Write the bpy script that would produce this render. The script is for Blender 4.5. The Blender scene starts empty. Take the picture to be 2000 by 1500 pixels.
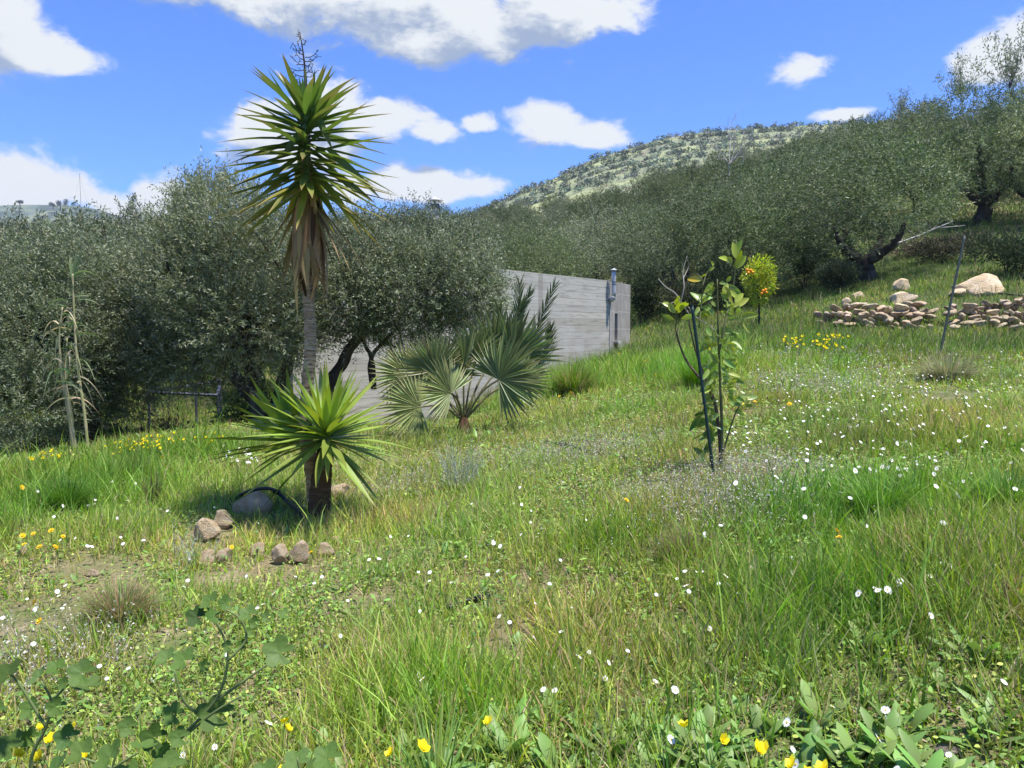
import bpy, math, random
import numpy as np
from mathutils import Vector

R = math.radians
random.seed(7); rng = np.random.default_rng(11)
sc = bpy.context.scene
COL = sc.collection

# ------------------------------------------------------------------ camera, sky, sun, exposure
F_PX = 1502.0; PITCH = 4.0; EYE = 1.2           # focal length in photo pixels (2000 wide), downward tilt, eye height
cam_d = bpy.data.cameras.new('camera'); cam = bpy.data.objects.new('camera', cam_d); COL.objects.link(cam)
cam_d.sensor_width = 36.0; cam_d.lens = 36.0 * F_PX / 2000.0
cam.location = (0, 0, EYE); cam.rotation_euler = (R(90 - PITCH), 0, 0)
cam_d.clip_start = 0.05; cam_d.clip_end = 5000
sc.camera = cam
sc.render.engine = 'CYCLES'
sc.cycles.use_denoising = True
sc.cycles.max_bounces = 7; sc.cycles.transparent_max_bounces = 8
sc.cycles.diffuse_bounces = 3; sc.cycles.transmission_bounces = 4
sc.view_settings.view_transform = 'Standard'; sc.view_settings.look = 'None'
sc.view_settings.exposure = 1.05; sc.view_settings.gamma = 1.0

CP, SP = math.cos(R(PITCH)), math.sin(R(PITCH))
def ray(px, py):                                 # direction seen at a photo pixel, scaled to y = 1
    a = (px - 1000) / F_PX; b = (750 - py) / F_PX
    v = np.array([a, CP + b * SP, b * CP - SP]); return v / v[1]
def at(px, py, d):                               # point at depth d metres in front of the viewer
    v = ray(px, py) * d; v[2] += EYE; return v

SUN_DIR = np.array([0.24, -0.12, 0.94]); SUN_DIR /= np.linalg.norm(SUN_DIR)
SUN_EL = math.asin(SUN_DIR[2]); SUN_AZ = math.atan2(SUN_DIR[0], SUN_DIR[1])
sun_d = bpy.data.lights.new('sun', 'SUN'); sun = bpy.data.objects.new('sun', sun_d); COL.objects.link(sun)
sun_d.energy = 4.3; sun_d.angle = R(3.0); sun_d.color = (1.0, 0.955, 0.88)
sun.rotation_euler = Vector(-SUN_DIR).to_track_quat('-Z', 'Y').to_euler()

def build_sky():
    w = bpy.data.worlds.new('World'); sc.world = w; w.use_nodes = True
    nt = w.node_tree; N = nt.nodes; L = nt.links
    for n in list(N): N.remove(n)
    def nd(t, tree=nt, **k):
        n = tree.nodes.new(t)
        for a, b in k.items(): setattr(n, a, b)
        return n
    # clouds: each one is a heap of ellipses on the sky (azimuth, tangent of elevation), broken up by noise
    blobs = [(430,-25,170,62),(600,-20,200,95),(760,0,210,120),(900,30,200,110),(1060,5,190,95),(1170,20,100,68),(830,80,170,55),
             (30,95,130,52),(120,112,95,34),(30,40,60,60),(-120,60,120,90),
             (650,215,95,85),(745,232,105,48),(845,258,68,26),(500,262,80,70),(590,290,110,60),
             (1070,245,85,48),(1150,270,88,34),(935,240,42,24),
             (60,375,125,70),(160,372,70,50),(-40,400,90,60),(215,395,70,35),(310,385,75,48),(370,392,60,32),
             (840,362,130,44),(760,352,80,48),(930,364,80,22),(680,365,80,44),
             (1552,136,62,33),(1925,112,68,48),(2000,100,80,60),(1640,224,60,15)]
    g = bpy.data.node_groups.new('cloud_density', 'ShaderNodeTree')
    g.interface.new_socket('P', in_out='INPUT', socket_type='NodeSocketVector')
    g.interface.new_socket('D', in_out='OUTPUT', socket_type='NodeSocketFloat')
    gi = g.nodes.new('NodeGroupInput'); go = g.nodes.new('NodeGroupOutput')
    last = None
    for (cx, cy, rx, ry) in blobs:
        rx *= .90; ry *= .88
        v = ray(cx, cy); az = math.atan2(v[0], v[1]); el = v[2] / math.hypot(v[0], v[1])
        s = nd('ShaderNodeVectorMath', g, operation='SUBTRACT'); g.links.new(gi.outputs[0], s.inputs[0]); s.inputs[1].default_value = (az, el, 0)
        m = nd('ShaderNodeVectorMath', g, operation='MULTIPLY'); g.links.new(s.outputs[0], m.inputs[0])
        m.inputs[1].default_value = (F_PX / rx * 1.05, F_PX / ry, 0)
        l = nd('ShaderNodeVectorMath', g, operation='LENGTH'); g.links.new(m.outputs[0], l.inputs[0])
        h = nd('ShaderNodeMath', g, operation='SUBTRACT'); h.inputs[0].default_value = 1.0; g.links.new(l.outputs['Value'], h.inputs[1])
        if last is None: last = h.outputs[0]
        else:
            x = nd('ShaderNodeMath', g, operation='SMOOTH_MAX'); x.inputs[2].default_value = 0.25
            g.links.new(last, x.inputs[0]); g.links.new(h.outputs[0], x.inputs[1]); last = x.outputs[0]
    cl = nd('ShaderNodeMath', g, operation='MAXIMUM'); cl.inputs[1].default_value = -0.9; g.links.new(last, cl.inputs[0])
    n1 = nd('ShaderNodeTexNoise', g); n1.inputs['Scale'].default_value = 13; n1.inputs['Detail'].default_value = 8
    n1.inputs['Roughness'].default_value = 0.62; n1.inputs['Distortion'].default_value = 0.25
    mp = nd('ShaderNodeMapping', g); mp.inputs['Scale'].default_value = (1.0, 1.55, 1.0); mp.inputs['Location'].default_value = (3.3, 1.7, 0.4)
    g.links.new(gi.outputs[0], mp.inputs[0]); g.links.new(mp.outputs[0], n1.inputs['Vector'])
    k = nd('ShaderNodeMath', g, operation='MULTIPLY_ADD'); g.links.new(n1.outputs[0], k.inputs[0]); k.inputs[1].default_value = 2.7; k.inputs[2].default_value = -1.36
    a = nd('ShaderNodeMath', g, operation='ADD'); g.links.new(cl.outputs[0], a.inputs[0]); g.links.new(k.outputs[0], a.inputs[1])
    g.links.new(a.outputs[0], go.inputs[0])

    tc = nd('ShaderNodeTexCoord'); sep = nd('ShaderNodeSeparateXYZ'); L.new(tc.outputs['Generated'], sep.inputs[0])
    az = nd('ShaderNodeMath', operation='ARCTAN2'); L.new(sep.outputs[0], az.inputs[0]); L.new(sep.outputs[1], az.inputs[1])
    xx = nd('ShaderNodeMath', operation='MULTIPLY'); L.new(sep.outputs[0], xx.inputs[0]); L.new(sep.outputs[0], xx.inputs[1])
    yy = nd('ShaderNodeMath', operation='MULTIPLY_ADD'); L.new(sep.outputs[1], yy.inputs[0]); L.new(sep.outputs[1], yy.inputs[1]); L.new(xx.outputs[0], yy.inputs[2])
    hy = nd('ShaderNodeMath', operation='SQRT'); L.new(yy.outputs[0], hy.inputs[0])
    el = nd('ShaderNodeMath', operation='DIVIDE'); L.new(sep.outputs[2], el.inputs[0]); L.new(hy.outputs[0], el.inputs[1])
    cmb = nd('ShaderNodeCombineXYZ'); L.new(az.outputs[0], cmb.inputs[0]); L.new(el.outputs[0], cmb.inputs[1])
    off = nd('ShaderNodeVectorMath', operation='ADD'); L.new(cmb.outputs[0], off.inputs[0]); off.inputs[1].default_value = (0.014, 0.045, 0)
    g1 = nd('ShaderNodeGroup'); g1.node_tree = g; L.new(cmb.outputs[0], g1.inputs[0])
    g2 = nd('ShaderNodeGroup'); g2.node_tree = g; L.new(off.outputs[0], g2.inputs[0])
    cov = nd('ShaderNodeMapRange', interpolation_type='SMOOTHSTEP'); L.new(g1.outputs[0], cov.inputs[0])
    cov.inputs['From Min'].default_value = -0.20; cov.inputs['From Max'].default_value = 0.40
    df = nd('ShaderNodeMath', operation='SUBTRACT'); L.new(g1.outputs[0], df.inputs[0]); L.new(g2.outputs[0], df.inputs[1])
    # thick parts seen from below are greyer, edges facing the sun white
    thick = nd('ShaderNodeMath', operation='MULTIPLY_ADD'); L.new(g1.outputs[0], thick.inputs[0]); thick.inputs[1].default_value = -0.16; L.new(df.outputs[0], thick.inputs[2])
    sh = nd('ShaderNodeMapRange', interpolation_type='SMOOTHSTEP'); L.new(thick.outputs[0], sh.inputs[0])
    sh.inputs['From Min'].default_value = -0.55; sh.inputs['From Max'].default_value = 0.30
    cc = nd('ShaderNodeMix', data_type='RGBA'); L.new(sh.outputs[0], cc.inputs[0])
    cc.inputs[6].default_value = (0.17, 0.215, 0.30, 1); cc.inputs[7].default_value = (0.42, 0.435, 0.445, 1)
    sky = nd('ShaderNodeTexSky', sky_type='NISHITA'); sky.sun_disc = False
    sky.sun_elevation = SUN_EL; sky.sun_rotation = SUN_AZ; sky.air_density = 1.0; sky.dust_density = 0.3; sky.ozone_density = 2.5
    SKY_S = 0.10
    bs = nd('ShaderNodeVectorMath', operation='SCALE'); L.new(sky.outputs[0], bs.inputs[0]); bs.inputs['Scale'].default_value = SKY_S
    tint = nd('ShaderNodeVectorMath', operation='MULTIPLY'); L.new(bs.outputs[0], tint.inputs[0]); tint.inputs[1].default_value = (0.35, 0.61, 1.12)
    up = nd('ShaderNodeMath', operation='GREATER_THAN'); L.new(sep.outputs[2], up.inputs[0]); up.inputs[1].default_value = 0.0
    cv2 = nd('ShaderNodeMath', operation='MULTIPLY'); L.new(cov.outputs[0], cv2.inputs[0]); L.new(up.outputs[0], cv2.inputs[1])
    mx = nd('ShaderNodeMix', data_type='RGBA'); L.new(cv2.outputs[0], mx.inputs[0]); L.new(tint.outputs[0], mx.inputs[6]); L.new(cc.outputs[2], mx.inputs[7])
    bg = nd('ShaderNodeBackground'); L.new(mx.outputs[2], bg.inputs[0]); bg.inputs[1].default_value = 1.0
    out = nd('ShaderNodeOutputWorld'); L.new(bg.outputs[0], out.inputs[0])
build_sky()

# ------------------------------------------------------------------ helpers
def tag(o, label=None, cat=None, group=None, kind=None):
    if label: o['label'] = label
    if cat: o['category'] = cat
    if group: o['group'] = group
    if kind: o['kind'] = kind
    return o
def thing(name, loc, label, cat, group=None, rz=0):
    o = bpy.data.objects.new(name, None); COL.objects.link(o)
    o.location = [float(c) for c in loc]; o.rotation_euler[2] = rz; o.empty_display_size = 0.1
    return tag(o, label, cat, group)
def link(name, me, parent=None, loc=None):
    o = bpy.data.objects.new(name, me); COL.objects.link(o)
    if parent is not None: o.parent = parent
    if loc is not None: o.location = [float(c) for c in loc]
    return o
def copy_tree(o, parent=None):
    c = o.copy(); COL.objects.link(c)
    if parent is not None: c.parent = parent
    for ch in o.children: copy_tree(ch, c)
    return c

class MB:
    """Collects polygons (numpy) and turns them into ONE mesh."""
    def __init__(s): s.V = []; s.F = {3: [], 4: []}; s.FM = {3: [], 4: []}; s.C = []; s.n = 0
    def add(s, V, F, col=None, mi=0):
        V = np.asarray(V, float).reshape(-1, 3)
        if not isinstance(F, (list, tuple)): F = [F]
        for f in F:
            f = np.asarray(f, np.int64)
            if f.size == 0: continue
            s.F[f.shape[1]].append(f + s.n); s.FM[f.shape[1]].append(np.full(len(f), mi))
        s.V.append(V); s.n += len(V)
        if col is None: col = np.ones(3)
        col = np.asarray(col, float)
        if col.ndim == 1: col = np.tile(col, (len(V), 1))
        s.C.append(col)
    def mesh(s, name, mats, smooth=False, origin=None):
        if not isinstance(mats, (list, tuple)): mats = [mats]
        V = np.concatenate(s.V)
        if origin is not None: V = V - np.asarray(origin, float)
        me = bpy.data.meshes.new(name)
        idx, tot, mi = [], [], []
        for k in (3, 4):
            for f, m in zip(s.F[k], s.FM[k]):
                idx.append(f.reshape(-1)); tot.append(np.full(len(f), k)); mi.append(m)
        idx = np.concatenate(idx); tot = np.concatenate(tot); mi = np.concatenate(mi)
        me.vertices.add(len(V)); me.vertices.foreach_set('co', V.astype(np.float32).ravel())
        me.loops.add(len(idx)); me.loops.foreach_set('vertex_index', idx.astype(np.int32))
        me.polygons.add(len(tot)); st = np.concatenate([[0], np.cumsum(tot)[:-1]])
        me.polygons.foreach_set('loop_start', st.astype(np.int32)); me.polygons.foreach_set('loop_total', tot.astype(np.int32))
        me.polygons.foreach_set('material_index', mi.astype(np.int32))
        me.polygons.foreach_set('use_smooth', np.full(len(tot), bool(smooth)))
        C = np.concatenate(s.C)
        a = me.color_attributes.new('tone', 'FLOAT_COLOR', 'POINT')
        a.data.foreach_set('color', np.concatenate([C, np.ones((len(C), 1))], 1).astype(np.float32).ravel())
        for m in mats: me.materials.append(m)
        me.update(calc_edges=True); me.validate(clean_customdata=False)
        return me
    def build(s, name, mats, parent=None, smooth=False, world=True):
        """world=True: vertices are in world space; a parent Empty at the thing's base is subtracted."""
        org = None
        if parent is not None and world:
            p = parent; org = np.zeros(3)
            while p is not None: org = org + np.array(p.location); p = p.parent
        return link(name, s.mesh(name, mats, smooth, org), parent)

def unit(v):
    v = np.asarray(v, float); return v / np.maximum(np.linalg.norm(v, axis=-1, keepdims=True), 1e-9)

PROF = {
    'blade': lambda t: np.clip(1.0 - t ** 1.6, 0, 1),
    'yucca': lambda t: np.where(t < .45, .62 + .38 * np.sin(t / .45 * math.pi / 2), np.clip(1 - ((t - .45) / .55) ** 1.5, 0, 1)),
    'leaf': lambda t: np.sin(np.clip(t, 0, 1) ** .85 * math.pi) ** .8 + 0.03,
    'dock': lambda t: .13 + .9 * np.sin(np.clip((t - .12) / .88, 0, 1) ** 1.15 * math.pi) ** .7 * (t < .995),
    'seg': lambda t: np.where(t < .5, .35 + 1.3 * t, np.clip(1 - ((t - .5) / .5) ** 1.4, 0, 1)),
    'olive': lambda t: np.sin(np.clip(t, 0, 1) * math.pi) + 0.02,
}
def strips(P0, D, L, W, prof='blade', K=4, bend=None, side=None, up=(0, 0, 1), fold=0.0, col=None, mb=None, tipcol=None, basecol=None, mi=0):
    """N leaf-like strips. P0,D (N,3); L,W (N,); bend (N,3) displacement of the tip (quadratic)."""
    P0 = np.atleast_2d(np.asarray(P0, float)); N = len(P0); D = unit(np.broadcast_to(D, (N, 3)))
    L = np.broadcast_to(np.asarray(L, float), (N,)); W = np.broadcast_to(np.asarray(W, float), (N,))
    t = np.linspace(0, 1, K)
    if bend is None: bend = np.zeros((N, 3))
    bend = np.broadcast_to(bend, (N, 3))
    C = P0[:, None] + D[:, None] * (L[:, None] * t)[..., None] + bend[:, None] * (L[:, None] * t ** 2)[..., None]
    if side is None:
        side = np.cross(D, np.broadcast_to(np.asarray(up, float), (N, 3)))
        bad = np.linalg.norm(side, axis=1) < 1e-3; side[bad] = (1, 0, 0)
    side = unit(side)
    w = PROF[prof](t)[None] * W[:, None] * 0.5
    if fold:
        nrm = unit(np.cross(side, D)); off = nrm[:, None] * (w * fold)[..., None]
        V = np.stack([C - side[:, None] * w[..., None] + off, C - off * .3, C + side[:, None] * w[..., None] + off], 2); M = 3
    else:
        V = np.stack([C - side[:, None] * w[..., None], C + side[:, None] * w[..., None]], 2); M = 2
    idx = np.arange(N * K * M).reshape(N, K, M)
    fs = []
    for m in range(M - 1):
        q = np.stack([idx[:, :-1, m], idx[:, :-1, m + 1], idx[:, 1:, m + 1], idx[:, 1:, m]], -1)
        fs.append(q.reshape(-1, 4))
    if col is None: col = np.ones((N, 3))
    col = np.broadcast_to(np.asarray(col, float), (N, 3))
    CC = np.repeat(col[:, None], K, 1)
    if tipcol is not None:
        tt = (t ** 4)[None, :, None]; CC = CC * (1 - tt) + np.broadcast_to(np.asarray(tipcol, float), (N, 3))[:, None] * tt
    if basecol is not None:
        tt = ((1 - t) ** 3)[None, :, None]; CC = CC * (1 - tt) + np.broadcast_to(np.asarray(basecol, float), (N, 3))[:, None] * tt
    CC = np.repeat(CC[:, :, None], M, 2)
    mb.add(V.reshape(-1, 3), fs, CC.reshape(-1, 3), mi)

def tube(mb, pts, rad, n=7, col=None, cap=True, jit=0.0, mi=0):
    P = np.asarray(pts, float); m = len(P); rad = np.atleast_1d(np.asarray(rad, float)); rad = np.interp(np.linspace(0, 1, m), np.linspace(0, 1, len(rad)), rad) if len(rad) > 1 else np.full(m, rad[0])
    T = unit(np.gradient(P, axis=0)); ref = np.array([0.13, 0.27, 0.95]) if abs(T[0][2]) < .9 else np.array([1.0, .1, 0])
    rows = []
    a = np.arange(n) / n * 2 * math.pi
    for i in range(m):
        s = unit(np.cross(T[i], ref)); u = unit(np.cross(s, T[i])); ref = u
        r = rad[i] * (1 + jit * rng.uniform(-1, 1, n))
        rows.append(P[i] + (np.cos(a) * r)[:, None] * s + (np.sin(a) * r)[:, None] * u)
    V = np.concatenate(rows); idx = np.arange(m * n).reshape(m, n)
    nx = np.roll(idx, -1, 1)
    q = np.stack([idx[:-1], nx[:-1], nx[1:], idx[1:]], -1).reshape(-1, 4)
    fs = [q]
    if cap:
        V = np.concatenate([V, P[:1], P[-1:]]); c0 = m * n; c1 = c0 + 1
        fs.append(np.stack([nx[0], idx[0], np.full(n, c0)], -1)); fs.append(np.stack([idx[-1], nx[-1], np.full(n, c1)], -1))
    mb.add(V, fs, col, mi)
def smooth_path(pts, n=24):
    P = np.asarray(pts, float); m = len(P)
    if m < 3: return P[0] + (P[-1] - P[0]) * np.linspace(0, 1, n)[:, None]
    out = []
    Q = np.concatenate([[2 * P[0] - P[1]], P, [2 * P[-1] - P[-2]]])
    per = max(2, n // (m - 1))
    for i in range(m - 1):
        p0, p1, p2, p3 = Q[i:i + 4]
        for t in np.linspace(0, 1, per, endpoint=False):
            out.append(.5 * ((2 * p1) + (p2 - p0) * t + (2 * p0 - 5 * p1 + 4 * p2 - p3) * t * t + (3 * p1 - p0 - 3 * p2 + p3) * t ** 3))
    out.append(P[-1]); return np.array(out)
def box(mb, c, s, rz=0, col=None, mi=0):
    x, y, z = np.array(s) / 2
    V = np.array([(i * x, j * y, k * z) for i in (-1, 1) for j in (-1, 1) for k in (-1, 1)], float)
    ca, sa = math.cos(rz), math.sin(rz)
    V = np.stack([V[:, 0] * ca - V[:, 1] * sa, V[:, 0] * sa + V[:, 1] * ca, V[:, 2]], 1) + np.array(c, float)
    F = np.array([(0, 1, 3, 2), (4, 6, 7, 5), (0, 4, 5, 1), (2, 3, 7, 6), (0, 2, 6, 4), (1, 5, 7, 3)])
    mb.add(V, F, col, mi)

def fnoise(P, seed=0, octs=4, sc_=1.0):
    """smooth value-like noise from summed rotated sines (vectorised), roughly -1..1"""
    P = np.asarray(P, float) * sc_; r = np.random.default_rng(seed); o = np.zeros(P.shape[:-1]); amp = 1; tot = 0
    for k in range(octs):
        for j in range(4):
            v = r.normal(size=P.shape[-1]); v /= np.linalg.norm(v)
            o += amp * np.sin(P @ v * (1.9 ** k) * r.uniform(.8, 1.3) + r.uniform(0, 6.28)) * .5
        tot += amp; amp *= .55
    return o / tot

# ------------------------------------------------------------------ materials
def mat(name, color, rough=.8, trans=0.0, attr=False, noise=None, spec=.3, bump=None, back=None, objrand=0.0, metallic=0.0, sheen=0.0):
    """noise = list of (scale, colour, lo, hi, detail [, stretch xyz]) blended over the base; attr multiplies by 'tone'."""
    m = bpy.data.materials.new(name); m.use_nodes = True; nt = m.node_tree; N = nt.nodes; L = nt.links
    b = N['Principled BSDF']; b.inputs['Roughness'].default_value = rough; b.inputs['Specular IOR Level'].default_value = spec
    b.inputs['Metallic'].default_value = metallic
    rgb = N.new('ShaderNodeRGB'); rgb.outputs[0].default_value = (*color, 1); cur = rgb.outputs[0]
    tc = N.new('ShaderNodeTexCoord')
    for it in (noise or []):
        s, c2, lo, hi, det = it[:5]; stretch = it[5] if len(it) > 5 else None
        n = N.new('ShaderNodeTexNoise'); n.inputs['Scale'].default_value = s; n.inputs['Detail'].default_value = det
        src = tc.outputs['Object']
        if stretch:
            mp = N.new('ShaderNodeMapping'); mp.inputs['Scale'].default_value = stretch; L.new(src, mp.inputs[0]); src = mp.outputs[0]
        L.new(src, n.inputs['Vector'])
        r = N.new('ShaderNodeMapRange'); L.new(n.outputs[0], r.inputs[0]); r.inputs['From Min'].default_value = lo; r.inputs['From Max'].default_value = hi
        mx = N.new('ShaderNodeMix'); mx.data_type = 'RGBA'; L.new(r.outputs[0], mx.inputs[0]); L.new(cur, mx.inputs[6]); mx.inputs[7].default_value = (*c2, 1); cur = mx.outputs[2]
    if attr:
        a = N.new('ShaderNodeAttribute'); a.attribute_name = 'tone'
        mx = N.new('ShaderNodeMix'); mx.data_type = 'RGBA'; mx.blend_type = 'MULTIPLY'; mx.inputs[0].default_value = 1; L.new(cur, mx.inputs[6]); L.new(a.outputs[0], mx.inputs[7]); cur = mx.outputs[2]
    if objrand:
        oi = N.new('ShaderNodeObjectInfo'); hv = N.new('ShaderNodeHueSaturation')
        r = N.new('ShaderNodeMapRange'); L.new(oi.outputs['Random'], r.inputs[0]); r.inputs['To Min'].default_value = 1 - objrand; r.inputs['To Max'].default_value = 1 + objrand
        r2 = N.new('ShaderNodeMapRange'); L.new(oi.outputs['Random'], r2.inputs[0]); r2.inputs['To Min'].default_value = .515; r2.inputs['To Max'].default_value = .487
        L.new(r.outputs[0], hv.inputs['Value']); L.new(r2.outputs[0], hv.inputs['Hue']); L.new(cur, hv.inputs['Color']); cur = hv.outputs[0]
    if back is not None:
        ge = N.new('ShaderNodeNewGeometry'); mx = N.new('ShaderNodeMix'); mx.data_type = 'RGBA'; L.new(ge.outputs['Backfacing'], mx.inputs[0]); L.new(cur, mx.inputs[6]); cur0 = cur; bk = N.new('ShaderNodeMix'); bk.data_type = 'RGBA'; bk.blend_type = 'MULTIPLY'; bk.inputs[0].default_value = 1; bk.inputs[6].default_value = (*back, 1)
        if attr: L.new(a.outputs[0], bk.inputs[7])
        else: bk.inputs[7].default_value = (1, 1, 1, 1)
        L.new(bk.outputs[2], mx.inputs[7]); cur = mx.outputs[2]
    L.new(cur, b.inputs['Base Color'])
    if bump:
        for (s, st, dist, det, stretch) in [bump] if not isinstance(bump, list) else bump:
            n = N.new('ShaderNodeTexNoise'); n.inputs['Scale'].default_value = s; n.inputs['Detail'].default_value = det
            mp = N.new('ShaderNodeMapping'); mp.inputs['Scale'].default_value = stretch or (1, 1, 1); L.new(tc.outputs['Object'], mp.inputs[0]); L.new(mp.outputs[0], n.inputs['Vector'])
            bp = N.new('ShaderNodeBump'); bp.inputs['Strength'].default_value = st; bp.inputs['Distance'].default_value = dist
            L.new(n.outputs[0], bp.inputs['Height']); L.new(bp.outputs[0], b.inputs['Normal'])
    if trans:
        tr = N.new('ShaderNodeBsdfTranslucent'); ms = N.new('ShaderNodeMixShader'); ms.inputs[0].default_value = trans
        hs = N.new('ShaderNodeHueSaturation'); hs.inputs['Saturation'].default_value = 1.15; hs.inputs['Value'].default_value = 1.5; L.new(cur, hs.inputs['Color']); L.new(hs.outputs[0], tr.inputs[0])
        L.new(b.outputs[0], ms.inputs[1]); L.new(tr.outputs[0], ms.inputs[2]); L.new(ms.outputs[0], N['Material Output'].inputs[0])
    return m

M = {}
M['soil'] = mat('soil', (.22, .17, .10), .95, noise=[(1.3, (.13, .16, .05), .42, .62, 6), (5, (.33, .26, .165), .52, .72, 5), (40, (.06, .07, .025), .5, .7, 4), (.05, (.06, .085, .025), .35, .6, 3)],
                bump=[(30, .7, .03, 6, None)], spec=.1)
M['grass'] = mat('grass_blades', (1, 1, 1), .55, trans=.35, attr=True, spec=.25)
M['cover'] = mat('low_leaves', (1, 1, 1), .6, trans=.25, attr=True, spec=.3)
M['olive'] = mat('olive_leaf', (.125, .155, .066), .55, trans=.28, attr=True, spec=.4, back=(.245, .27, .175), objrand=.2)
M['olive_far'] = mat('olive_leaf_distant', (.125, .145, .065), .6, trans=.25, attr=True, spec=.3, back=(.19, .21, .13), objrand=.28)
M['bark'] = mat('olive_bark', (.055, .045, .036), .95, noise=[(9, (.12, .105, .085), .5, .7, 5, (1, 1, .3))], bump=(22, .9, .03, 6, (1, 1, .25)), spec=.1)
M['yucca'] = mat('yucca_leaf', (1, 1, 1), .42, trans=.22, attr=True, spec=.45, noise=[(9, (.82, .86, .75), .45, .7, 3, (1, 1, 1))])
M['yucca_trunk'] = mat('yucca_trunk', (.34, .23, .135), .9, noise=[(14, (.52, .39, .26), .45, .65, 5, (.5, .5, 5)), (60, (.09, .07, .055), .55, .7, 3, (.4, .4, 2.5))], bump=(30, .8, .02, 5, (.4, .4, 4)), spec=.1)
M['yucca_foot'] = mat('yucca_foot', (.10, .06, .035), .95, noise=[(20, (.18, .12, .08), .5, .7, 5, (.6, .6, 3))], bump=(26, .9, .02, 5, (.5, .5, 3)), spec=.1)
M['dead'] = mat('dead_leaf', (1, 1, 1), .8, trans=.12, attr=True, spec=.15)
M['stalk'] = mat('dry_stalk', (.05, .03, .025), .9, spec=.1)
M['palm'] = mat('palm_leaf', (1, 1, 1), .45, trans=.2, attr=True, spec=.45)
M['petiole'] = mat('palm_petiole', (.13, .12, .05), .6)
M['palm_foot'] = mat('palm_foot', (.11, .055, .03), .9, noise=[(30, (.08, .04, .02), .5, .6, 3)])
M['rock'] = mat('limestone', (.60, .45, .27), .92, noise=[(2, (.70, .57, .40), .42, .62, 6), (5, (.40, .27, .15), .6, .78, 5)], bump=[(14, .9, .04, 8, None)], spec=.15)
M['rock_grey'] = mat('weathered_stone', (.31, .265, .205), .93, noise=[(5, (.42, .38, .31), .45, .62, 6), (14, (.14, .10, .07), .52, .68, 5)], bump=[(12, .9, .05, 8, None)], spec=.15)
M['hose'] = mat('black_pipe', (.012, .012, .013), .45, spec=.4)
M['stake'] = mat('green_stake', (.008, .028, .024), .5, spec=.4)
M['stake_grey'] = mat('grey_green_stake', (.05, .065, .058), .6, spec=.3)
M['frame'] = mat('blue_grey_steel', (.05, .055, .085), .5, spec=.4)
M['lemon_leaf'] = mat('citrus_leaf', (1, 1, 1), .38, trans=.3, attr=True, spec=.5)
M['twig'] = mat('green_twig', (.11, .12, .045), .7)
M['bark_sapling'] = mat('sapling_bark', (.075, .052, .036), .85, noise=[(60, (.13, .1, .07), .5, .65, 3)])
M['twig_dead'] = mat('dead_twig', (.42, .38, .34), .9)
M['wood_dead'] = mat('bleached_wood', (.46, .43, .39), .9, noise=[(8, (.26, .23, .2), .45, .65, 4)])
M['brush'] = mat('cut_brushwood', (.085, .062, .045), .95, attr=True)
M['cane'] = mat('cane_stem', (.42, .36, .2), .6, noise=[(7, (.3, .3, .12), .45, .6, 2)])
M['reed_leaf'] = mat('reed_leaf', (1, 1, 1), .55, trans=.3, attr=True)
M['petal_white'] = mat('white_petal', (.82, .82, .80), .6, trans=.2)
M['petal_yellow'] = mat('yellow_petal', (.78, .66, .02), .5, trans=.25)
M['petal_gold'] = mat('golden_petal', (.76, .5, .01), .5, trans=.2)
M['disc'] = mat('flower_centre', (.7, .45, .02), .8)
M['stem'] = mat('flower_stem', (.10, .16, .04), .6)
M['dock'] = mat('dock_leaf', (1, 1, 1), .48, trans=.28, attr=True, spec=.4)
M['mallow'] = mat('mallow_leaf', (.095, .165, .035), .6, trans=.3, spec=.2, attr=True, noise=[(14, (.14, .21, .07), .5, .72, 4)], bump=(35, .5, .01, 4, None))
M['mallow_stem'] = mat('mallow_stem', (.13, .17, .06), .6)
M['silver'] = mat('silver_leaf', (.30, .34, .26), .7, trans=.1, attr=True)
M['orange'] = mat('orange_fruit', (.85, .30, .01), .45)
M['metal'] = mat('galvanised_flue', (.46, .47, .50), .5, metallic=.3, noise=[(6, (.36, .37, .39), .5, .66, 3)])
M['metal_dark'] = mat('dark_cowl', (.10, .10, .11), .5, metallic=.4)
M['leafy'] = mat('bright_shrub_leaf', (1, 1, 1), .5, trans=.3, attr=True)
M['bushy'] = mat('undergrowth_leaf', (1, 1, 1), .8, trans=.15, attr=True, spec=.1)
M['far_wood'] = mat('distant_foliage', (1, 1, 1), .9, attr=True, spec=.05)

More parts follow.
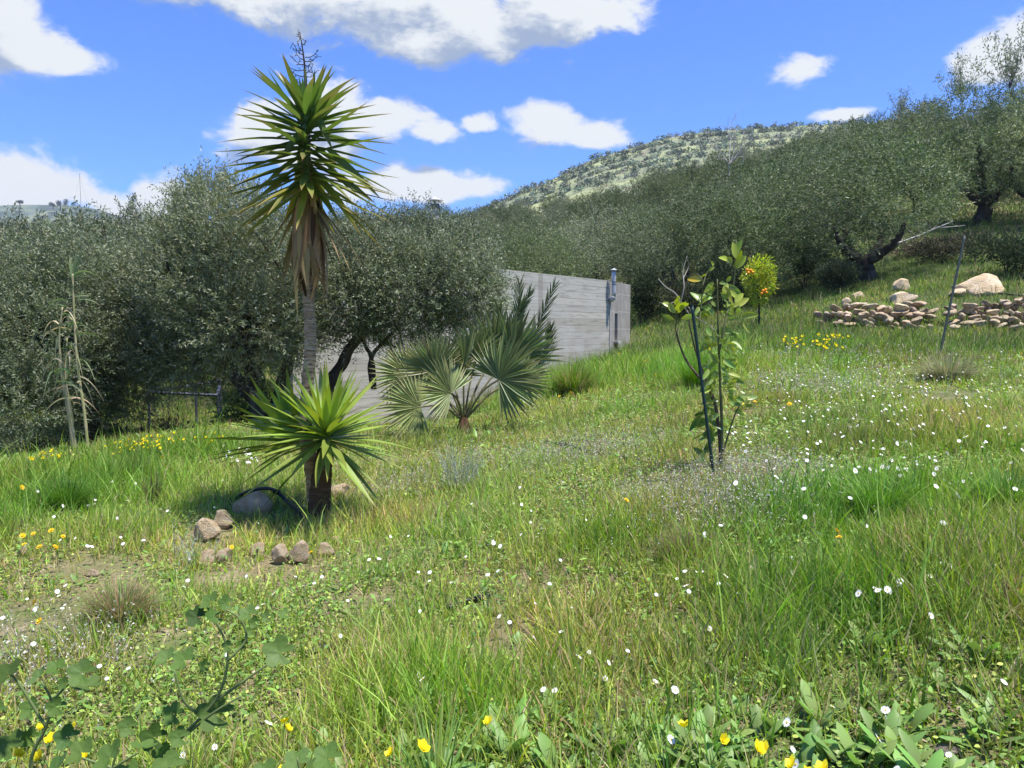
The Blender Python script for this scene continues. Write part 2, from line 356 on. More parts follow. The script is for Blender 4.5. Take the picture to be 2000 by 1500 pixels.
def concrete(name, vertical=False):
    """board-marked concrete: planks ~0.13 m wide with their own tone, dark seams, stains."""
    m = bpy.data.materials.new(name); m.use_nodes = True; nt = m.node_tree; N = nt.nodes; L = nt.links; b = N['Principled BSDF']
    b.inputs['Roughness'].default_value = .9; b.inputs['Specular IOR Level'].default_value = .15
    uv = N.new('ShaderNodeUVMap'); sep = N.new('ShaderNodeSeparateXYZ'); L.new(uv.outputs[0], sep.inputs[0])
    A, B = (0, 1) if not vertical else (1, 0)   # along, across the boards
    def math_(op, a, b_=None, c=None):
        n = N.new('ShaderNodeMath'); n.operation = op
        for i, v in enumerate((a, b_, c)):
            if v is None: continue
            if isinstance(v, (int, float)): n.inputs[i].default_value = v
            else: L.new(v, n.inputs[i])
        return n.outputs[0]
    wob = N.new('ShaderNodeTexNoise'); wob.inputs['Scale'].default_value = .8; L.new(uv.outputs[0], wob.inputs['Vector'])
    q = math_('MULTIPLY_ADD', wob.outputs[0], .02, sep.outputs[B])
    row = math_('DIVIDE', q, .145 if not vertical else .11)
    fl = math_('FLOOR', row); fr = math_('FRACT', row)
    jn = N.new('ShaderNodeTexWhiteNoise'); jn.noise_dimensions = '1D'; L.new(fl, jn.inputs['W'])
    colx = math_('FLOOR', math_('ADD', math_('DIVIDE', sep.outputs[A], 5.2), math_('MULTIPLY', jn.outputs[0], 3.1)))
    wn = N.new('ShaderNodeTexWhiteNoise'); wn.noise_dimensions = '2D'; cx = N.new('ShaderNodeCombineXYZ'); L.new(fl, cx.inputs[0]); L.new(colx, cx.inputs[1]); L.new(cx.outputs[0], wn.inputs['Vector'])
    ramp = N.new('ShaderNodeValToRGB'); L.new(wn.outputs['Value'], ramp.inputs[0])
    cr = ramp.color_ramp; cr.elements[0].color = (.40, .37, .305, 1); cr.elements[1].color = (.51, .475, .40, 1)
    e = cr.elements.new(.5); e.color = (.46, .44, .38, 1)
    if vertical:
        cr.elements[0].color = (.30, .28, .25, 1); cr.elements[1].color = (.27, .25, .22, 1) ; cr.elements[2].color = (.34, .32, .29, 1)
    cur = ramp.outputs[0]
    def over(fac, c2, cur):
        mx = N.new('ShaderNodeMix'); mx.data_type = 'RGBA'; L.new(fac, mx.inputs[0]); L.new(cur, mx.inputs[6]); mx.inputs[7].default_value = (*c2, 1); return mx.outputs[2]
    def nz(scale, stretch, lo, hi, det=5):
        mp = N.new('ShaderNodeMapping'); mp.inputs['Scale'].default_value = stretch; L.new(uv.outputs[0], mp.inputs[0])
        n = N.new('ShaderNodeTexNoise'); n.inputs['Scale'].default_value = scale; n.inputs['Detail'].default_value = det; L.new(mp.outputs[0], n.inputs['Vector'])
        r = N.new('ShaderNodeMapRange'); L.new(n.outputs[0], r.inputs[0]); r.inputs['From Min'].default_value = lo; r.inputs['From Max'].default_value = hi; return r.outputs[0], n.outputs[0]
    st = (1, 7, 1) if not vertical else (7, 1, 1)
    f1, h1 = nz(2.2, st, .5, .8); cur = over(f1, (.23, .215, .19), cur)
    f2, _ = nz(2.0, (1, 1, 1), .5, .85); cur = over(f2, (.48, .47, .43), cur)
    f3, _ = nz(5, (3, .25, 1), .66, .85); cur = over(f3, (.24, .20, .16), cur)       # weathering streaks
    f4, _ = nz(26, (1, 1, 1), .64, .8, 3); cur = over(f4, (.24, .22, .2), cur)
    seam = math_('LESS_THAN', fr, .06 if not vertical else .13)
    sv = N.new('ShaderNodeTexNoise'); sv.inputs['Scale'].default_value = 1.1; sv.inputs['Detail'].default_value = 2; L.new(uv.outputs[0], sv.inputs['Vector'])
    sm = math_('MULTIPLY', seam, math_('MULTIPLY', sv.outputs[0], 1.1))
    cur = over(sm, (.17, .155, .135) if not vertical else (.47, .44, .39), cur)
    if vertical:
        rr = math_('FRACT', math_('DIVIDE', sep.outputs[1], .42)); cur = over(math_('MULTIPLY', math_('LESS_THAN', rr, .035), .75), (.5, .48, .44), cur)
    else:
        # darker patched strip where two pours met
        c1 = math_('LESS_THAN', math_('ABSOLUTE', math_('SUBTRACT', sep.outputs[0], 6.15)), .085)
        c2 = math_('GREATER_THAN', sep.outputs[1], 1.25)
        cur = over(math_('MULTIPLY', math_('MULTIPLY', c1, c2), .5), (.23, .20, .175), cur)
    L.new(cur, b.inputs['Base Color'])
    hh = math_('SUBTRACT', math_('MULTIPLY', h1, .5), math_('MULTIPLY', seam, .6))
    bp = N.new('ShaderNodeBump'); bp.inputs['Strength'].default_value = .5; bp.inputs['Distance'].default_value = .012; L.new(hh, bp.inputs['Height']); L.new(bp.outputs[0], b.inputs['Normal'])
    return m
M['concrete'] = concrete('board_marked_concrete'); M['concrete_v'] = concrete('ribbed_concrete', True)
M['concrete_p'] = mat('plain_concrete', (.40, .385, .35), .9, noise=[(4, (.3, .27, .23), .5, .7, 5)], bump=(20, .4, .01, 5, None))
M['hollow'] = mat('dark_recess', (.10, .09, .08), .95)

# ------------------------------------------------------------------ the lie of the land
# control points: photo column, photo row and distance at which the ground shows there
GC = [(0,1500,1.95),(500,1500,1.98),(1000,1500,1.85),(1500,1500,1.7),(2000,1500,1.6),
      (0,1300,2.6),(700,1300,2.6),(1300,1280,2.35),(2000,1280,2.0),
      (0,1100,3.7),(500,1100,3.75),(1000,1080,3.6),(1500,1080,3.1),(2000,1080,2.75),
      (0,960,5.4),(300,940,5.8),(620,1015,4.6),(900,930,5.3),(1395,935,4.2),(1700,900,4.6),(2000,900,4.3),
      (0,915,6.6),(150,888,7.0),(300,862,7.3),(450,832,7.7),(650,840,7.3),(905,850,7.0),(1100,840,6.9),(1400,810,6.9),(1700,770,8.0),(2000,770,7.5),
      (1000,775,9.8),(1100,745,11.5),(1195,704,17.6),(1235,668,19.6),(1300,655,19),(1400,650,18.5),(1300,700,13),(1500,690,12.5),(1500,650,17),(1600,648,16.3),(1800,655,15.5),(2000,660,15),(1800,700,11.5),(2000,700,11),
      (1520,600,22),(1400,600,24),(1280,590,27),
      (1620,590,18.6),(1750,575,18.8),(1850,555,19),(2000,540,19),(1690,550,22),(1940,518,21),(1800,500,24),(2000,470,25),(2000,385,33),(1850,420,32)]
def _xyz(t): v = at(*t); return v
CPTS = [_xyz(t) for t in GC]
# the bank falls away on the left, behind the crest of the meadow
for (px, d, z) in [(0,8.2,-.55),(200,8.6,-.5),(400,9.3,-.45),(560,9.6,-.3),(700,10,-.35),(850,11.2,-.25),(0,11,-.9),(300,12,-.9),(600,12.5,-.8),
                   (0,17,-.5),(400,18,-.4),(800,18,-.1),(1100,21,.6)]:
    v = ray(px, 645) * d; v[2] = z; CPTS.append(v)
SKY = [(-300,428),(0,434),(200,430),(400,424),(700,405),(850,392),(1000,378),(1100,370),(1200,354),(1300,336),(1400,312),(1500,284),(1600,256),(1700,228),(1800,204),(1900,184),(2000,168),(2300,130)]
RIDGE_D = lambda px: np.interp(px, [0, 1000, 1400, 1700, 2000, 2300], [92, 92, 88, 68, 50, 45])
for px, py in SKY:
    D_ = RIDGE_D(px); v = at(px, py, D_); v[2] -= 4.35; CPTS.append(v)
    for f_, q in ((1.25, .93), (2.2, .7)):
        w_ = ray(px, 645) * D_ * f_; w_[2] = v[2] * q; CPTS.append(w_)
for px in (100, 500, 900):
    for d, z in ((28, .4), (45, 2.7), (68, 6.4)): v = ray(px, 645) * d; v[2] = z + (px - 500) * .0016; CPTS.append(v)
for px, d, z in ((1250,34,2.6),(1250,55,6.6),(1600,32,4.6),(1600,48,9.2)): v = ray(px, 645) * d; v[2] = z; CPTS.append(v)
for az in (-70, -45, 45, 70):                      # outside the frame and under the viewer
    for d in (.6, 2, 5):
        CPTS.append(np.array([math.sin(R(az)) * d, math.cos(R(az)) * d, .05 + (.09 * d if az > 0 else -.0 * d) + (.12 if az > 0 else 0)]))
for az in (-20, 20): CPTS.append(np.array([math.sin(R(az)) * .6, math.cos(R(az)) * .6, .05 + .06 * (az > 0)]))
CPTS = np.array(CPTS)
def _uv(x, y):
    az = np.arctan2(x, y); lim = R(62)
    az = np.clip(az, -lim, lim)
    d = np.maximum(np.hypot(x, y), .5); return np.stack([az * 1.6, np.log(d)], -1), d
_U, _Dd = _uv(CPTS[:, 0], CPTS[:, 1]); _sc = 2.5 + _Dd
def _phi(r): return np.where(r > 1e-6, r * r * np.log(np.maximum(r, 1e-6)), 0)
_K = _phi(np.linalg.norm(_U[:, None] - _U[None], axis=-1)); _n = len(_U)
_Pm = np.concatenate([np.ones((_n, 1)), _U], 1)
_A = np.zeros((_n + 3, _n + 3)); _A[:_n, :_n] = _K + np.eye(_n) * .004; _A[:_n, _n:] = _Pm; _A[_n:, :_n] = _Pm.T
_W = np.linalg.solve(_A, np.concatenate([(CPTS[:, 2] - 0) / _sc, np.zeros(3)]))
def _gz(x, y):
    out = np.empty(x.shape)
    for i in range(0, len(x), 40000):
        u, d = _uv(x[i:i + 40000], y[i:i + 40000])
        k = _phi(np.linalg.norm(u[:, None] - _U[None], axis=-1))
        z = (k @ _W[:_n] + _W[_n] + u @ _W[_n + 1:]) * (2.5 + d)
        out[i:i + 40000] = z
    return out
# ground sheet in rings, fine underfoot and coarse towards the horizon
AZ = np.concatenate([np.linspace(-180, -50, 40, endpoint=False), np.linspace(-50, 50, 340, endpoint=False), np.linspace(50, 180, 40)])
RG = np.exp(np.linspace(math.log(.35), math.log(1100), 270)); RG[0] = .35
gx = np.sin(np.radians(AZ))[None] * RG[:, None]; gy = np.cos(np.radians(AZ))[None] * RG[:, None]
gz = _gz(gx.ravel(), gy.ravel()).reshape(gx.shape)
dd = np.hypot(gx, gy); fade = np.clip((dd - 150) / 250, 0, 1); gz = gz * (1 - fade) + 5 * fade
near = np.clip(1.4 - dd / 30, .0, 1)
P2 = np.stack([gx, gy], -1)
gz = gz + .018 * fnoise(P2, 3, 4, 2.3) * np.clip(dd / 1.0, 0, 1) * near + .05 * fnoise(P2, 5, 3, .35) * np.clip(dd / 6, 0, 1)
# step of the terrace wall on the right
def ground_z(x, y):
    """height of the ground sheet itself (bilinear in its own rings)"""
    x = np.atleast_1d(np.asarray(x, float)); y = np.atleast_1d(np.asarray(y, float))
    d = np.maximum(np.hypot(x, y), .351); az = np.degrees(np.arctan2(x, y))
    fi = np.clip(np.log(d / .35) / math.log(1100 / .35) * 269, 0, 268.999); i0 = fi.astype(int); fi -= i0
    fj = np.clip(np.interp(az, AZ, np.arange(len(AZ))), 0, len(AZ) - 1.001); j0 = fj.astype(int); fj -= j0
    return (gz[i0, j0] * (1 - fi) * (1 - fj) + gz[i0 + 1, j0] * fi * (1 - fj) + gz[i0, j0 + 1] * (1 - fi) * fj + gz[i0 + 1, j0 + 1] * fi * fj)
def gnd(x, y): return np.array([x, y, float(ground_z(x, y)[0])])
def hit(px, py, dmax=60):
    """where the line of sight through a photo pixel meets the ground"""
    r = ray(px, py); ds = np.exp(np.linspace(math.log(1.0), math.log(dmax), 900)); X = r[0] * ds; Y = ds; Z = EYE + r[2] * ds
    g = ground_z(X, Y); b = np.nonzero(Z <= g)[0]
    i = b[0] if len(b) else len(ds) - 1
    return np.array([X[i], Y[i], g[i]])
mb = MB(); nA = len(AZ); nR = len(RG); idx = np.arange(nA * nR).reshape(nR, nA)
nxt = np.roll(idx, -1, 1)
q = np.stack([idx[:-1], idx[1:], nxt[1:], nxt[:-1]], -1)[:, :-1].reshape(-1, 4)
V = np.stack([gx, gy, gz], -1).reshape(-1, 3); c0 = len(V)
V = np.concatenate([V, [[0, 0, float(gz[0].mean())]]])
mb.add(V, [q, np.stack([idx[0], nxt[0], np.full(nA, c0)], -1)[:-1]])
tag(mb.build('ground', M['soil'], smooth=True), 'grassy hillside rising from the meadow to the wooded ridge', kind='structure')

# far hill on the right and distant ridge on the left
def hill(name, sky, dist, front, label, m, drop=.12):
    mb = MB(); pxs = np.arange(sky[0][0], sky[-1][0] + 1, 12); ys = np.interp(pxs, [s[0] for s in sky], [s[1] for s in sky])
    T = np.linspace(0, 1, 26); rows = []
    for px, py in zip(pxs, ys):
        top = at(px, py, dist); r = ray(px, 645)
        for t in T:
            d = front + (dist - front) * t; z0 = 4.0
            z = z0 + (top[2] - z0) * (t ** 1.18)
            rows.append([r[0] * d, d, z])
        for k in (1.15, 1.4): rows.append([r[0] * dist * k, dist * k, top[2] * (1.06 - (k - 1) * 1.9)])
    n = len(T) + 2; V = np.array(rows); V[:, 2] += fnoise(V[:, :2], 9, 4, 9.0 / dist) * dist * .0035
    ix = np.arange(len(V)).reshape(-1, n)
    mb.add(V, np.stack([ix[:-1, :-1], ix[1:, :-1], ix[1:, 1:], ix[:-1, 1:]], -1).reshape(-1, 4))
    tag(mb.build(name, m, smooth=True), label, kind='structure')
    return V.reshape(-1, n, 3)
M['hill'] = mat('hill_pasture', (.20, .225, .135), .95, noise=[(.035, (.29, .31, .155), .45, .6, 6, (1, 2.6, 2.6)), (.11, (.19, .17, .125), .52, .68, 5, (1, 2, 2)), (.3, (.10, .12, .07), .5, .7, 4)], spec=.05)
M['ridge'] = mat('ridge_scrub', (.10, .13, .115), .95, noise=[(.02, (.17, .19, .13), .5, .6, 5), (.05, (.07, .09, .085), .5, .6, 4)], spec=.05)
FH = [(940,400),(1000,372),(1015,362),(1060,348),(1100,328),(1150,301),(1200,284),(1260,264),(1300,252),(1350,243),(1400,238),(1500,232),(1600,229),(1700,229),(1850,228),(2200,240)]
FH = [(a, b + 12) for a, b in FH]
HV = hill('hill', FH, 300, 150, 'sunlit hill of terraced orchards behind the wood', M['hill'])
RV = hill('distant_ridge', [(-500,420),(-200,410),(0,404),(60,402),(160,402),(200,408),(260,426),(340,450)], 620, 380, 'hazy blue green ridge far off at left', M['ridge'])

# ------------------------------------------------------------------ foliage makers
def vary(n, base, amt=.18, hue=.08, r=rng):
    b = np.asarray(base, float); k = 1 + r.normal(0, amt, (n, 1)); h = 1 + r.normal(0, hue, (n, 3)); return np.clip(b * k * h, .004, 1)
def sph(n, r=rng): return unit(r.normal(size=(n, 3)))
def lumpy(n, blobs, r=rng, shell=.55):
    """points in the outer part of a union of ellipsoids; blobs rows = cx,cy,cz,rx,ry,rz"""
    B = np.asarray(blobs, float); w = B[:, 3] * B[:, 4] + B[:, 4] * B[:, 5]; P = []; O = []
    tot = 0
    while tot < n:
        k = r.choice(len(B), n, p=w / w.sum()); s = sph(n, r); rad = shell + (1.0 - shell) * r.random(n) ** .6
        rad = rad * (1 + .22 * fnoise(s + k[:, None], 21, 3, 3.2))
        p = B[k, :3] + s * B[k, 3:6] * rad[:, None]
        q = np.linalg.norm((p[:, None] - B[None, :, :3]) / B[None, :, 3:6], axis=-1); q[np.arange(n), k] = 9
        ok = q.min(1) > shell * .9
        P.append(p[ok]); O.append(s[ok]); tot += ok.sum()
    return np.concatenate(P)[:n], np.concatenate(O)[:n]
def olive_crown(mb, blobs, shoots, per=14, LL=.06, WW=.014, slen=.26, r=rng, tone=(1, 1, 1), upb=.45, shell=.5, twigs=True, droop=.0):
    P, O = lumpy(shoots, blobs, r, shell); n = len(P)
    D = unit(O * .8 + np.array([0, 0, upb]) + r.normal(0, .45, (n, 3)))
    L = slen * r.uniform(.6, 1.35, n)
    clump = 1 + .30 * fnoise(P, 77, 3, 2.4)
    side = unit(np.cross(D, r.normal(size=(n, 3))))
    up2 = np.cross(side, D)
    cols = vary(n, tone, .13, .05, r) * clump[:, None]
    for k in range(per):
        t = (k + .5) / per; a = (k % 2) * math.pi + r.uniform(-.6, .6, n) + (k // 2) * math.pi / 2
        out = side * np.cos(a)[:, None] + up2 * np.sin(a)[:, None]
        d = unit(out * .85 + D * .75 + r.normal(0, .18, (n, 3)) - np.array([0, 0, droop]))
        p = P + D * (L * t)[:, None]
        strips(p, d, LL * r.uniform(.7, 1.25, n) * (1.1 - .35 * t), WW * r.uniform(.8, 1.2, n), 'olive', 3, bend=r.normal(0, .08, (n, 3)), side=np.cross(d, r.normal(size=(n, 3))), col=cols * r.uniform(.8, 1.25, (n, 1)), mb=mb)
    if twigs:
        strips(P, D, L, LL * .09, 'blade', 2, side=side, col=(.8, .7, .55), mb=mb)
def limbs(mb, base, forks, r0, r=rng, jag=.10):
    """tapered limbs from base along lists of points; every fork is (start radius, end radius, [points])"""
    for ra, rb, pts in forks:
        P = smooth_path(pts, 18); P[1:-1] += r.normal(0, jag * ra, P[1:-1].shape)
        tube(mb, P, np.linspace(ra, rb, len(P)) * (1 + r.normal(0, .06, len(P))), 8, jit=.08)
def branchy(mb, origin, tips, r0, r=rng, mid=None):
    """thin branches that reach from a fork towards crown points"""
    o = np.asarray(origin, float)
    for t in tips:
        m1 = o * .55 + t * .45 + r.normal(0, .12, 3) * np.linalg.norm(t - o); P = smooth_path([o, m1 * [1, 1, 1] - [0, 0, .06], t], 9)
        tube(mb, P, np.linspace(r0, r0 * .18, len(P)), 5)

# ------------------------------------------------------------------ near olives: shapes set tree by tree
def pxblob(px, py, d, rx, ry, rd=None):
    c = at(px, py, d); k = d / F_PX; return [c[0], c[1], c[2], rx * k, (rd or min(rx, ry) * 1.1) * k, ry * k]
def near_olive(base_px, d, blobs, shoots, label, trunk, group='olive trees close to the meadow', seed=1, tone=(1, 1, 1), per=13, LL=.052, slen=.26, name='olive_tree', shell=.5, sprigs=(), WW=.0125):
    r = np.random.default_rng(seed); v = ray(base_px, 645) * d; base = gnd(v[0], v[1]) - [0, 0, .05]
    t = thing(name, base, label, 'tree', group)
    mbc = MB(); olive_crown(mbc, blobs, shoots, per, LL, WW, slen, r, tone, shell=shell)
    for (sx, sy, sd, h) in sprigs:                # long upright water shoots standing clear of the crown
        p = at(sx, sy, sd); n = 6
        for k in range(n):
            b = p + r.normal(0, .07, 3) * [1, 1, .5]; dr = unit(np.array([r.normal(0, .35), r.normal(0, .3), 1.0])); LN = h * r.uniform(.6, 1.0)
            strips([b], [dr], LN, .008, 'blade', 4, col=(.7, .65, .5), mb=mbc)
            m = 26; tt = np.linspace(.15, 1, m); a = np.arange(m) * 2.4
            s1 = unit(np.cross(dr, [.3, 1, .1])); s2 = np.cross(s1, dr)
            o = s1 * np.cos(a)[:, None] + s2 * np.sin(a)[:, None]; dd_ = unit(o * .7 + dr * .8)
            strips(b + dr * (LN * tt)[:, None], dd_, LL * r.uniform(.6, 1.1, m), WW, 'olive', 3, side=np.cross(dd_, r.normal(size=(m, 3))), col=vary(m, tone, .2, .05, r), mb=mbc)
    mbc.build('crown', M['olive'], t)
    mbt = MB(); fork = None
    for ra, rb, pts in trunk:
        P = [base - [0, 0, .1] if p is None else at(*p) for p in pts]
        limbs(mbt, base, [(ra, rb, P)], ra, r); fork = P[-1]
        B = np.asarray(blobs); dist = np.linalg.norm(B[:, :3] - fork, axis=1)
        near_b = B[np.argsort(dist)[:3]]
        tips, _ = lumpy(7, near_b, r, .35); branchy(mbt, fork, tips, rb * .8, r)
    mbt.build('trunk', M['bark'], t, smooth=True)
    return t
OL = (1.0, 1.0, 1.0)
near_olive(500, 8.7, [pxblob(430,450,8.7,90,90),pxblob(400,560,8.6,120,120),pxblob(520,510,8.4,120,110),pxblob(490,640,8.3,130,90),pxblob(560,600,8.8,90,110),pxblob(330,560,9.2,80,100),pxblob(360,690,8.8,110,75),pxblob(395,410,9,38,38),pxblob(290,640,9,70,90)],
           8500, 'large silvery olive tree behind the tall yucca with forked leaning trunk', [(.10,.055,[None,(505,800,8.5),(455,730,8.5),(440,690,8.4)]),(.08,.05,[None,(500,790,8.6),(485,700,8.5),(500,640,8.5)]),(.07,.04,[None,(560,720,8.7),(575,660,8.7),(580,600,8.7)])], seed=2,
           sprigs=[(400,395,8.9,.42),(435,400,8.9,.42),(372,410,8.9,.42),(462,410,9,.4),(418,385,9,.45),(350,425,9,.35),(445,385,9.1,.38),(388,380,9,.4),(480,420,9,.4)])
near_olive(640, 9.3, [pxblob(720,540,9.3,95,85),pxblob(800,570,9.2,110,85),pxblob(880,555,9.3,85,80),pxblob(680,600,9.1,95,70),pxblob(780,630,9.1,95,50),pxblob(925,580,9.2,60,60),pxblob(700,480,9.6,80,55),pxblob(880,490,9.6,80,45),pxblob(800,470,9.8,90,50)],
           7000, 'spreading olive tree in front of the concrete wall between yucca and fan palm', [(.09,.05,[None,(640,770,9.2),(680,690,9.2),(720,630,9.2)]),(.035,.018,[(730,760,9.2),(725,700,9.2),(775,640,9.2)]),(.035,.018,[(730,760,9.2),(725,700,9.2),(700,650,9.2)])], seed=3)
near_olive(175, 9.0, [pxblob(60,610,9,110,110),pxblob(180,590,9.2,120,110),pxblob(110,690,8.6,120,90),pxblob(230,660,9.1,80,100),pxblob(0,700,8.7,90,100),pxblob(60,790,8.3,85,75),pxblob(160,770,8.9,70,70),pxblob(250,740,9.3,60,70)],
           8500, 'dense olive tree at left edge behind the tall canes', [(.12,.08,[None,(175,820,8.9),(180,740,8.9),(170,650,9)])], seed=4, tone=(.93, .98, .95))
near_olive(120, 14, [pxblob(60,525,14,100,70),pxblob(180,515,14,110,70),pxblob(280,505,13.5,80,65),pxblob(330,520,13,70,60),pxblob(0,540,13,90,70)],
           5200, 'broad olive crown showing over the left edge tree', [(.13,.08,[None,(130,640,14),(150,540,14)])], seed=5, LL=.085, WW=.022, slen=.34, sprigs=[(270,440,13.6,.5),(262,430,13.6,.45),(345,425,13.2,.5)])
near_olive(-80, 11, [pxblob(-60,550,11,110,100),pxblob(-40,640,10,100,110),pxblob(-110,740,9.5,110,110)],
           2200, 'olive tree cut by the left edge of the view', [(.13,.08,[None,(-80,700,11),(-80,600,11)])], seed=6, LL=.07, WW=.018)

# ------------------------------------------------------------------ the wood on the slope: copies of a few modelled olives
def olive_proto(seed, shoots, LL, WW, slen, per, matx, tone=(1, 1, 1)):
    r = np.random.default_rng(seed); n = 6; B = []
    for k in range(n):
        a = k / n * 6.28 + r.uniform(-.4, .4); q = r.uniform(.4, .62)
        B.append([math.cos(a) * q, math.sin(a) * q, r.uniform(.78, 1.2), r.uniform(.42, .62), r.uniform(.42, .62), r.uniform(.38, .62)])
    B.append([r.uniform(-.2, .2), r.uniform(-.2, .2), 1.45, .5, .5, .48]); B.append([r.uniform(-.5, .5), r.uniform(-.5, .5), .62, .5, .5, .35])
    mbc = MB(); olive_crown(mbc, B, shoots, per, LL, WW, slen, r, tone, twigs=False)
    mbt = MB(); f = np.array([.05, 0, .34])
    limbs(mbt, None, [(.11, .085, [[0, 0, -.15], [.02, .03, .12], f])], .1, r, .08)
    for k in range(4):
        a = k * 1.57 + r.uniform(-.4, .4); e = np.array([math.cos(a) * .45, math.sin(a) * .45, r.uniform(.75, 1.1)])
        limbs(mbt, None, [(.065, .02, [f - [0, 0, .04], f + (e - f) * .5 + [math.cos(a) * .09, math.sin(a) * .09, -.05], e])], .05, r)
    return mbc.mesh('crown', matx), mbt.mesh('trunk', M['bark'], True)
TN = [(1, 1, 1), (.66, .74, .55), (1.12, 1.08, 1.0), (.52, .62, .42), (.85, .92, .72)]
PR_MID = [olive_proto(100 + k, 2500, .042, .0120, .15, 10, M['olive'], TN[k]) for k in range(5)]
PR_FAR = [olive_proto(200 + k, 900, .070, .026, .19, 8, M['olive_far'], TN[k]) for k in range(5)]
placed = []
def put_olive(x, y, s, far, label, group, rz, sz=1.0, cat='tree', sink=.0, k=None):
    g = gnd(x, y); k = random.randrange(5) if k is None else k; c, t = (PR_FAR if far else PR_MID)[k]
    o = thing('olive_tree', g - [0, 0, sink], label, cat, group, rz)
    o.scale = (s, s * random.uniform(.9, 1.1), s * sz)
    link('crown', c, o); link('trunk', t, o); placed.append((x, y, s)); return o
KEY = [  # px, distance, crown scale, height factor, label
 (1690,22.5,2.8,.80,'thick trunked olive tree leaning over the stone terrace wall'),
 (1905,29,2.9,1.0,'tall dark olive on the slope left of the right edge tree'),
 (2030,27,2.7,1.0,'tallest olive rising to the sky at the right edge'),
 (1455,24,2.35,1.0,'shadowy olive behind the orange bush'),
 (1340,24,2.2,.95,'dark olive between the concrete building and the orange bush'),
 (1560,27,2.5,1.0,'brownish olive behind and right of the orange bush'),
 (1180,27,2.1,1.0,'grey green olive standing behind the flue end of the building'),
 (1060,25,2.0,1.0,'olive crown rising behind the middle of the concrete wall'),
 (930,24,2.15,1.0,'olive tree behind the left part of the concrete wall'),
 (1255,33,2.2,1.0,'pale olive on the slope above the corner of the building'),
 (1790,34,2.4,1.0,'olive above the brushwood heap on the right slope'),
 (1650,38,2.4,1.0,'olive on the slope above the thick trunked tree'),
]
for i, (px, d, s, hz, lab) in enumerate(KEY):
    v = ray(px, 645) * d; put_olive(v[0], v[1], s, False, lab, 'olive trees along the foot of the slope', i * 1.7 + 3.6, hz, k=[1, 3, 4, 3, 1, 1, None, None, None, None, 3, 1][i], sink=.25)
LAND = [(-400,'at the far left edge of the view'),(60,'above the canes'),(240,'above the steel frame'),(390,'left of the tall yucca'),(540,'behind the tall yucca'),(680,'left of the roof chimney'),(800,'behind the roof chimney'),(930,'above the date palm'),(1060,'above the middle of the concrete wall'),(1180,'above the corner flue'),(1290,'above the citrus stake'),(1410,'above the citrus sapling and orange bush'),(1540,'above the left end of the stone wall'),(1660,'above the thick trunked olive'),(1780,'above the brushwood heap'),(1900,'at the right edge')]
ORD = ['lowest','second','third','fourth','fifth','sixth','seventh','eighth','ninth','tenth','eleventh','twelfth','thirteenth','fourteenth','fifteenth','sixteenth','seventeenth','eighteenth','nineteenth','twentieth','twenty first','twenty second','twenty third','twenty fourth','twenty fifth','twenty sixth','twenty seventh','twenty eighth','twenty ninth','thirtieth']
tries = 0; cnt = 0; rr = random.Random(5); bins = {}
while tries < 14000 and cnt < 280:
    tries += 1
    px = rr.uniform(-220, 2200); D_ = float(RIDGE_D(px)); d = 17 + (D_ * 1.05 - 17) * rr.random() ** .62
    v = ray(px, 645) * d; x, y = v[0], v[1]
    if px < 1290 and d < 23 and px > 560: continue                 # building stands here
    if px > 1240 and d < 23.5: continue
    if px > 1780 and d < 31: continue
    s = rr.uniform(1.75, 2.3) if d < 60 else rr.uniform(1.7, 2.15)
    if any((x - a) ** 2 + (y - b) ** 2 < ((s + c) * .93) ** 2 for a, b, c in placed): continue
    far = d > 40
    o = put_olive(x, y, s, far, '', 'olive trees of the wood on the slope', rr.uniform(0, 6.28), rr.uniform(.85, 1.08))
    k = max(i for i, q in enumerate(LAND) if px >= q[0]); bins.setdefault(k, []).append((d, o)); cnt += 1
for k, lst in bins.items():
    for i, (d, o) in enumerate(sorted(lst, key=lambda q: q[0])): o['label'] = 'olive tree %s, %s crown up the slope' % (LAND[k][1], ORD[min(i, 29)])
print('olives', cnt, tries)

# orchard and scrub on the far hill, far too many to count
mb = MB(); r = np.random.default_rng(31)
HVf = HV[:, :26]; n = 3400
u = r.uniform(0, HVf.shape[0] - 1.01, n); v_ = 25 * (1 - r.uniform(0, 1, n) ** 1.4 * .75) - .01
v_ = np.where(r.random(n) < .62, np.round(v_ / 1.15) * 1.15, v_); v_ = np.clip(v_, 0, 24.98)
i0 = u.astype(int); j0 = v_.astype(int); fu = (u - i0)[:, None]; fv = (v_ - j0)[:, None]
c = HVf[i0, j0] * (1 - fu) * (1 - fv) + HVf[i0 + 1, j0] * fu * (1 - fv) + HVf[i0, j0 + 1] * (1 - fu) * fv + HVf[i0 + 1, j0 + 1] * fu * fv
keep = fnoise(c[:, :2], 8, 3, .05) > -.45; c = c[keep]; n = len(c)
s = r.uniform(.6, 1.25, n); tint = np.where(r.random((n, 1)) < .6, [[.235, .27, .195]], [[.135, .17, .11]]); tint = vary(n, tint, .2, .08, r)
for k in range(34):
    o = sph(n, r) * [1.25, 1.25, .8]; p = c + o * s[:, None] * .8 + [0, 0, .6] * s[:, None]
    strips(p, sph(n, r), s * .75, s * .5, 'olive', 3, side=sph(n, r), col=tint * r.uniform(.75, 1.25, (n, 1)), mb=mb)
tag(mb.build('distant_orchard', M['far_wood']), 'grey green orchard and scrub covering the far hill', 'orchard', kind='stuff')

